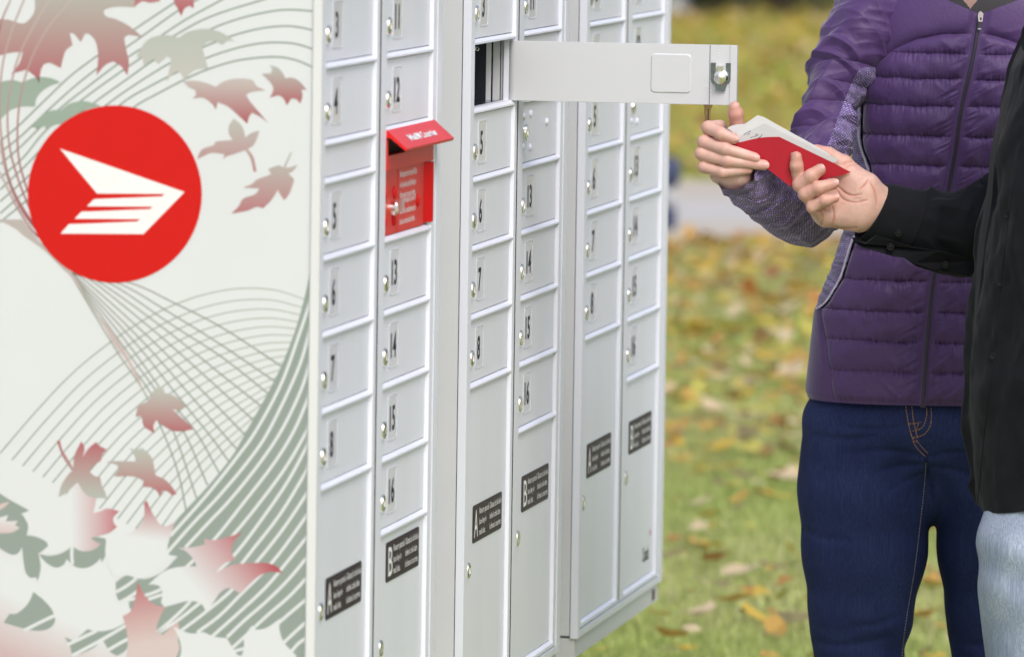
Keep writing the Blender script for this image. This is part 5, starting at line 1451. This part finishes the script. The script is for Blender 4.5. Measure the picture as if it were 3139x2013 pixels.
# ---------------- mail in their hands
def sheet_of(name, pts, dep, th, m, label, grp=None, cat='envelope'):
    P = [zh_(x, y, HY - (dep if np.isscalar(dep) else dep(x, y))) for x, y in pts]
    o = MB().prism(P, (0.0, th, 0.0)).obj(name, m); tag(o, label, cat, grp); return o
dp = lambda base: (lambda x, y: base - (y - 300) * 6e-6 + (x - 500) * 4e-6)
redpts = [(440, 500), (520, 482), (600, 462), (700, 440), (800, 432), (890, 431), (1000, 484), (1200, 580), (1390, 671), (1567, 766), (1480, 792), (1380, 815), (1250, 855), (1120, 900), (1024, 922), (940, 858), (850, 788), (780, 735), (640, 640), (520, 560)]
sheet_of('red_envelope', redpts, dp(.0055), .0012, M['redpaper'], 'red envelope at the front of the small bundle of mail held by two hands')
wa = [(470, 470), (488, 388), (560, 312), (684, 227), (748, 246), (900, 332), (1060, 420), (1220, 508), (1370, 597), (1366, 634), (1200, 575), (1000, 480), (880, 425), (690, 436), (540, 472)]
sheet_of('white_envelope', wa, dp(-.0006), .0013, M['paper'], 'white envelope with the tallest corner, in the middle of the held mail')
wb = [(500, 478), (540, 418), (640, 358), (752, 303), (900, 378), (1100, 476), (1300, 575), (1448, 640), (1430, 668), (1392, 676), (1200, 584), (1000, 488), (890, 436), (800, 438), (700, 446), (600, 468), (530, 486)]
we = sheet_of('white_envelope', wb, dp(.0030), .0008, M['paper_shaded'], 'white addressed envelope peeking out just above the red one')
wc = [(396, 352), (430, 330), (475, 316), (555, 309), (640, 318), (600, 400), (520, 440), (470, 400), (430, 372)]
sheet_of('white_envelope', wc, dp(-.0055), .0008, M['paper'], 'white envelope with a small curled corner beside the upright thumb')
ad = MB()
for x, y, dx, dy in ((556, 408, 52, -34), (590, 408, 24, -16), (602, 384, 22, -13), (616, 440, 30, -18), (652, 428, 46, -20), (664, 408, 20, -9), (690, 438, 34, -18), (716, 414, 16, -8)):
    q = [zh_(x + a * dx - b * 3, y + a * dy + b * 7, HY - dp(.0030)(x, y) - .0003) for a, b in ((0, 0), (1, 0), (1, 1), (0, 1))]
    ad.add(q, [(0, 1, 2, 3)])
ad.obj('address_marks', M['ink'], we).matrix_parent_inverse = we.matrix_basis.inverted()
# key in the open door's lock
key = empty('door_key', tuple(at(2168, 330, 9.93))); tag(key, 'old brass key hanging below the corner of the open compartment door', 'key')
kl = lambda x, y: at(2000 + x / 3.43, y / 3.43, 9.925)
bowp = [kl(x, y) for x, y in ((505, 1000), (522, 1070), (535, 1100), (545, 1145), (540, 1190), (552, 1240), (543, 1290), (541, 1400), (560, 1420), (600, 1400), (610, 1255), (612, 1160), (632, 1115), (645, 1070), (650, 1000))]
o = MB().prism(bowp, (0, .0022, 0)).obj('key_blade', M['brass'], key); o.matrix_parent_inverse = Matrix.Translation(key.location).inverted()
o = MB().prism([kl(x, y) - np.array([0, .0004, 0]) for x, y in ((582, 1150), (592, 1150), (590, 1400), (578, 1400))], (0, .0002, 0)).obj('key_groove', M['dark'], key); o.matrix_parent_inverse = Matrix.Translation(key.location).inverted()

# ---------------- man
MY = 9.70
man_x = ov(2480, 0, MY)[0]
man = empty('person', (man_x, MY, 0)); tag(man, 'person in a loose black button shirt and washed light blue jeans reaching for the mail', 'person')
bpy.context.view_layer.update()
MHY = 9.868
npx = lambda x, y, Y: at(x, y, Y)
def mp(x, y, d): return zh_(x, y, MHY - d)
mf = {
 'index':  [(1250, 1010, -.020, .0115), (1075, 840, .006, .0100), (1052, 700, .018, .0092), (1050, 622, .0195, .0084)],
 'middle': [(1270, 1060, -.012, .0118), (1085, 880, .016, .0108), (1190, 800, .026, .0098), (1272, 742, .0255, .0088)],
 'ring':   [(1290, 1130, -.008, .0115), (1135, 965, .020, .0104), (1260, 912, .031, .0095), (1400, 874, .0295, .0084)],
 'little': [(1330, 1210, -.004, .0105), (1208, 1090, .022, .0094), (1322, 1030, .0325, .0084), (1412, 1008, .0310, .0068)],
 'thumb':  [(1640, 860, -.010, .0180), (1500, 690, -.014, .0130), (1350, 600, -.012, .0110), (1240, 560, -.011, .0090)]}
mf = {k: [(mp(x, y, d), r) for x, y, d, r in v] for k, v in mf.items()}
def man_hand(P):
    fing = None
    for k, v in mf.items():
        e = finger(P, v, deep=.0007); fing = e if fing is None else smin(fing, e, .0010)
    pal = cone_d(P, mp(1300, 1120, -.012), .0185, mp(1660, 1080, -.004), .0300)
    pal = smin(pal, cone_d(P, mp(1330, 1170, -.004), .0150, mp(1640, 1190, .004), .0220), .012)     # heel of the hand
    pal = smin(pal, cone_d(P, mp(1470, 760, -.012), .0155, mp(1690, 900, .002), .0225), .014)       # ball of the thumb
    pal = smin(pal, cone_d(P, mp(1250, 1010, -.018), .0130, mp(1600, 900, -.012), .0200), .012)
    pal = smin(pal, cone_d(P, mp(1680, 1030, -.006), .0275, mp(2040, 1130, -.02), .0275), .02)
    pal = -smin(-pal, -cone_d(P, mp(1430, 980, .030), .010, mp(1560, 960, .034), .012), .012) if False else pal
    d = smin(fing, pal, .0065)
    for a, b, r in (((1300, 1130, .019), (1292, 1262, .017), .0016), ((1392, 1095, .0215), (1390, 1230, .022), .0017), ((1440, 1010, .0205), (1640, 1020, .029), .0018),
                    ((1470, 985, .016), (1590, 870, .022), .0015), ((1245, 1130, .018), (1310, 1120, .024), .0008)):
        d = -smin(-d, cone_d(P, mp(*a), r, mp(*b), r), .0035)
    return d
allp = [q for v in mf.values() for q in v] + [(mp(2040, 1130, -.02), 0), (mp(1660, 1080, -.004), 0)]
lo, hi = box_of(allp, .034)
HM = surface(man_hand, lo, hi, .00115)
def m_(x, y, dy=0.0): return ov(x, y, MY + dy)
def body_man(P):
    d = cone_d(P, m_(2540, -120), .056, m_(2540, 20), .060)
    d = smin(d, ell_d(P, m_(2470, -390), (.098, .08, .118)), .03)
    d = smin(d, ell_d(P, m_(2430, -290), (.06, .06, .065)), .03)
    d = smin(d, cone_d(P, m_(2318, -365), .008, m_(2298, -325), .013), .012)
    for s in (-1, 1):
        d = smin(d, ell_d(P, m_(2480, -350, s * .082), (.022, .010, .034)), .008)
        d = smin(d, ell_d(P, m_(2345, -375, s * .032), (.013, .014, .012)), .006)
    d = smin(d, ell_d(P, m_(2330, -270), (.010, .022, .007)), .01)
    d = smin(d, ell_d(P, m_(2500, 330), (.060, .150, .26)), .04)
    d = smin(d, ell_d(P, m_(2490, 900), (.085, .14, .22)), .05)
    d = smin(d, chain(P, [(m_(2500, 140, .16), .035), (npx(3310, 300, 9.90), .035), (npx(3200, 590, 9.93), .035), (npx(2960, 706, 9.92), .033), (mp(2040, 1130, -.02), .026)], .02), .02)
    d = smin(d, chain(P, [(m_(2510, 140, -.16), .035), (m_(2600, 300, -.22), .034), (m_(2650, 620, -.24), .032), (m_(2600, 940, -.25), .026), (m_(2585, 1040, -.25), .034)], .02), .02)
    for pts in (LEGM1, LEGM2): d = smin(d, chain(P, [(p, r * .84) for p, r in pts], .03), .03)
    return d
LEGM1 = [(m_(2478, 1120, -.085), .088), (m_(2454, 1290, -.09), .090), (m_(2450, 1420, -.09), .081), (m_(2450, 1560, -.085), .074), (m_(2456, 1800, -.08), .066), (m_(2460, 2180, -.08), .060)]
LEGM2 = [(m_(2480, 1120, .085), .088), (m_(2500, 1300, .09), .092), (m_(2510, 1420, .09), .082), (m_(2516, 1560, .085), .074), (m_(2520, 1800, .08), .066), (m_(2520, 2180, .08), .060)]
lo = np.array([m_(2010, 0)[0], MY - .32, .03]); hi = np.array([m_(2700, 0)[0], MY + .34, m_(2480, -600)[2]])
BM = surface(body_man, lo, hi, .0095)
HMV, MK = press(HM[0], HM[1], [[(1288, 1105), (1306, 1170), (1298, 1230), (1282, 1285)], [(1384, 1085), (1400, 1150), (1398, 1210), (1386, 1260)],
    [(1440, 940), (1470, 1000), (1540, 1040), (1630, 1046), (1720, 1030)], [(1245, 1138), (1285, 1130), (1325, 1108)], [(1430, 890), (1510, 960), (1580, 985), (1660, 975)],
    [(1490, 700), (1530, 672), (1590, 662)], [(1500, 740), (1560, 700), (1630, 692)], [(1640, 930), (1700, 880), (1735, 830)], [(1750, 850), (1800, 960), (1815, 1080)], [(1380, 1280), (1500, 1300), (1620, 1290)]], 11, .0017)
HM = (HMV, HM[1])
V, Q = join_meshes([HM, BM])
add_part('body', np_mesh('body', V, Q, M['skin_m'], col=skin_col(V, (.66, .43, .355), (.56, .255, .195), [q for v in mf.values() for q in v[1:-1]], [v[-1] for v in mf.values()], MK)), man)
for k, off in (('index', (-.9, -1, .1)), ('middle', (-.15, -1, .25)), ('ring', (-.1, -1, .35)), ('little', (.0, -1, .55))):
    (p, r) = mf[k][-1]; nail(man, p, mf[k][-2][0], off, r, M['nail'])
def hair_m(P):
    d = ell_d(P, m_(2485, -410), (.106, .088, .122))
    return np.maximum(-smin(-d, ell_d(P, m_(2330, -310), (.115, .10, .115)), .01), m_(2480, -270)[2] - P[..., 2])
c = m_(2485, -400)
add_part('hair', np_mesh('hair', *surface(hair_m, c - .16, c + .16, .008), M['hair']), man)
def jeans_m(P):
    d = smin(chain(P, LEGM1, .04), chain(P, LEGM2, .04), .012)
    x, y, z = P[..., 0], P[..., 1], P[..., 2]
    d = d - .0024 * np.sin(z * 85 + x * 60 + y * 20) * (.12 + .65 * np.exp(-((z - m_(2480, 1330)[2]) / .06) ** 2)) - .0016 * np.sin(z * 33 - x * 120)
    d = np.maximum(d, z - m_(2480, 1060)[2]); return np.maximum(d, m_(2480, 2260)[2] - z)
lo = np.array([m_(2270, 0)[0], MY - .22, .04]); hi = np.array([m_(2690, 0)[0], MY + .22, m_(2480, 1040)[2]])
add_part('jeans', np_mesh('jeans', *surface(jeans_m, lo, hi, .006), M['denim_light']), man)
shoe(V3(m_(2450, 2200)[0], MY - .08, 0), -1.4, man); shoe(V3(m_(2510, 2200)[0], MY + .08, 0), -1.4, man)
# loose shirt body
sh_left = tabf([-120, -40, 90, 122, 167, 223, 278, 313, 400, 486, 646, 740, 914, 1004, 1103, 1154, 1190], [2440, 2425, 2402, 2380, 2362, 2348, 2333, 2320, 2307, 2300, 2276, 2268, 2262, 2260, 2273, 2280, 2286])
nu2, nv2 = 360, 300
t2 = (np.arange(nu2) / nu2 * 2 - 1) * np.pi
v2 = np.linspace(0, 1, nv2)
T2, Vv = np.meshgrid(t2, v2)
# t = 0 faces left (his front); near side is t = +pi/2
hem = 1190 - 40 * (1 - np.cos(np.clip(T2, 0, np.pi))) * .5 - 60 * np.sin(np.clip(np.abs(T2) / 2, 0, 1.2)) ** 2 * (np.abs(T2) > .0) * .6
Y2 = -120 + (hem + 120) * Vv
ctr2 = 2490.0; hw2 = ctr2 - sh_left(Y2)
hd2 = tabf([-120, -40, 60, 300, 700, 1190], [.06, .13, .205, .215, .205, .205])(Y2)
c2, s2 = np.cos(T2), np.sin(T2)
hwb = np.where(c2 > 0, hw2, .62 * hw2 + 70)
fold = .012 * ridge(T2 * 2.4 + vnoise(Y2 * .004, T2) * .8, Y2 * .0016) * sstep(Y2, 60, 700) + .007 * vnoise(T2 * 3 + Y2 * .004, Y2 * .009) + .004 * ridge(T2 * 1.6 + Y2 * .006, Y2 * .004) + .0015 * vnoise(T2 * 10, Y2 * .03)
fold = np.where(np.abs(c2) > .985, fold * .3, fold) - .0085
xx = ctr2 - hwb * np.sign(c2) * np.abs(c2) ** .75
zz2 = np.interp(Y2, np.linspace(-130, 1210, 50), [m_(2480, q)[2] for q in np.linspace(-130, 1210, 50)])
bx2 = np.interp(Y2, np.linspace(-130, 1210, 50), [m_(2480, q)[0] - 2480 * (m_(1000, 500)[0] - m_(0, 500)[0]) / 1000 for q in np.linspace(-130, 1210, 50)])
sc2 = m_(1000, 500)[0] - m_(0, 500)[0]; sc2 /= 1000
PX = bx2 + xx * sc2 - np.sign(c2) * np.abs(c2) * fold
PYY = MY - np.sign(s2) * np.abs(s2) ** .8 * hd2 - s2 * fold
SV = np.stack([PX, PYY, zz2], -1).reshape(-1, 3)
SF = grid_faces(nv2, nu2)
sm = np_mesh('shirt', SV, SF, M['black'])
shirt = add_part('shirt', sm, man)
shirt_bvh = BVHTree.FromPolygons([tuple(v) for v in SV], [tuple(q) for q in SF])
# front edge seam and buttons of the placket
def on_m(x, y, lift=.0): return on_surface(shirt_bvh, x, y, lift)
pts = [(2381, 420), (2366, 504), (2347, 664), (2340, 740), (2333, 817), (2322, 910), (2308, 1020), (2298, 1120), (2292, 1180)]
P = [on_m(*p, .0004) for p in catmull(np.array(pts, float), 80)]
P = np.array([p for p in P if p is not None])
mb = MB(); sd2 = np.array([.0011, 0, 0])
mb.add(np.concatenate([P - sd2, P + np.array([0, -.0016, 0]), P + sd2]), [tuple(q) for q in grid_faces(3, len(P), False)])
o = mb.obj('placket_seam', M['black'], man, True); o.matrix_parent_inverse = man.matrix_basis.inverted()
for bx_, by_ in ((2364, 505), (2348, 664), (2331, 835)):
    p = on_m(bx_ - 2, by_, .0)
    if p is not None:
        o = MB().lathe([(.0052, -.001), (.0052, .0015), (.0040, .0026), (.0030, .0018)], tuple(p), (-.4, -1, .1), 18).obj('button', M['button'], man, True); o.matrix_parent_inverse = man.matrix_basis.inverted()
# his other sleeve, hanging outside the picture
nsl = [(*m_(2500, 60, -.13), .07), (*m_(2560, 160, -.19), .066), (*m_(2605, 320, -.225), .06), (*m_(2650, 620, -.245), .054), (*m_(2605, 920, -.255), .044)]
# sleeve and cuff
def ms_disp(A, S, L):
    ca, sa = np.cos(2 * np.pi * A), np.sin(2 * np.pi * A); am = sstep(S, .055, .085)
    return am * (.0075 * np.maximum(ridge(S * 15 + ca * 1.3 + 2, sa * 1.5 + S * 4), -.3) + .003 * ridge(S * 30 + sa * 2, ca * 2)) + .001 * vnoise(S * 40, ca * 3)
mslv = [(*npx(2672, 648, 9.884), .0395), (*npx(2705, 656, 9.888), .0420), (*npx(2765, 676, 9.895), .0455), (*npx(2840, 694, 9.905), .0520), (*npx(2960, 706, 9.92), .0590), (*npx(3070, 690, 9.93), .066), (*npx(3190, 600, 9.93), .068), (*npx(3300, 380, 9.90), .068), (*npx(3330, 100, 9.88), .07)]
VM, AM, SM_, _ = tube(mslv, 300, 200, ms_disp)
G = VM.reshape(300, 200, 3)
# the cuff's mouth is cut at a slant: lower edge reaches further over the wrist
cen_ = G.mean(1); down = (G[..., 2] - cen_[:, None, 2])
G[..., 0] += down * .30 * (1 - sstep(SM_, .0, .10)); VM = G.reshape(-1, 3)
VN, _, _, _ = tube(nsl, 120, 90, ms_disp); add_part('shirt_sleeve', np_mesh('shirt_sleeve', VN, grid_faces(120, 90), M['black']), man)
add_part('shirt_sleeve', np_mesh('shirt_sleeve', VM, grid_faces(300, 200), M['black']), man)
inn = [(*npx(2672, 648, 9.884), .0385), (*npx(2705, 656, 9.888), .0405), (*npx(2765, 676, 9.895), .0440)]
VI, _, SI, _ = tube(inn, 30, 120); Gi = VI.reshape(30, 120, 3); Gi[..., 0] += (Gi[..., 2] - Gi.mean(1)[:, None, 2]) * .30 * (1 - sstep(SI, 0, .10))
add_part('cuff_lining', np_mesh('cuff_lining', Gi.reshape(-1, 3), grid_faces(30, 120), M['lining']), man)
slv_bvh = BVHTree.FromPolygons([tuple(v) for v in VM], [tuple(q) for q in grid_faces(300, 200)])
# cuff: a band lying on the sleeve with its own edge, and the flap hanging under the wrist
cuff_me = []
gm = SM_ < .062
k_ = int(gm[:, 0].sum())
ca_ = G[:k_]; cd = ca_ - ca_.mean(1)[:, None]; cd /= np.linalg.norm(cd, axis=-1)[..., None]
band = np.concatenate([ca_[:1] + cd[:1] * .0002, ca_ + cd * .0021, ca_[-1:] + cd[-1:] * .0002])
add_part('cuff', np_mesh('cuff', band.reshape(-1, 3), grid_faces(k_ + 2, 200), M['black']), man)
fl = [npx(x, y, Y) for x, y, Y in ((2612, 730, 9.872), (2618, 742, 9.872), (2640, 757, 9.866), (2690, 772, 9.860), (2741, 787, 9.858), (2770, 790, 9.857), (2800, 806, 9.858), (2860, 826, 9.862), (2975, 846, 9.88), (3000, 800, 9.88), (2880, 770, 9.855), (2800, 758, 9.852), (2740, 738, 9.850), (2688, 720, 9.850), (2668, 735, 9.855), (2650, 748, 9.860), (2640, 730, 9.870))]
o = MB().prism(fl, (0, .012, 0)).obj('cuff_flap', M['black'], man); o.matrix_parent_inverse = man.matrix_basis.inverted()
for bx_, by_, Y_b in ((2754, 713, None), (2730, 757, 9.853), (2898, 812, 9.862)):
    if Y_b is None:
        h = slv_bvh.ray_cast(Vector(EYEP), Vector(npx(bx_, by_, 9.9) - EYEP).normalized()); p = np.array(h[0] + h[1] * .002)
    else: p = npx(bx_, by_, Y_b)
    o = MB().lathe([(.0056, -.002), (.0056, .0014), (.0046, .0026), (.0034, .0016), (.0016, .0016), (.0012, .0026)], tuple(p), (-.1, -1, -.1), 20).obj('button', M['button'], man, True); o.matrix_parent_inverse = man.matrix_basis.inverted()
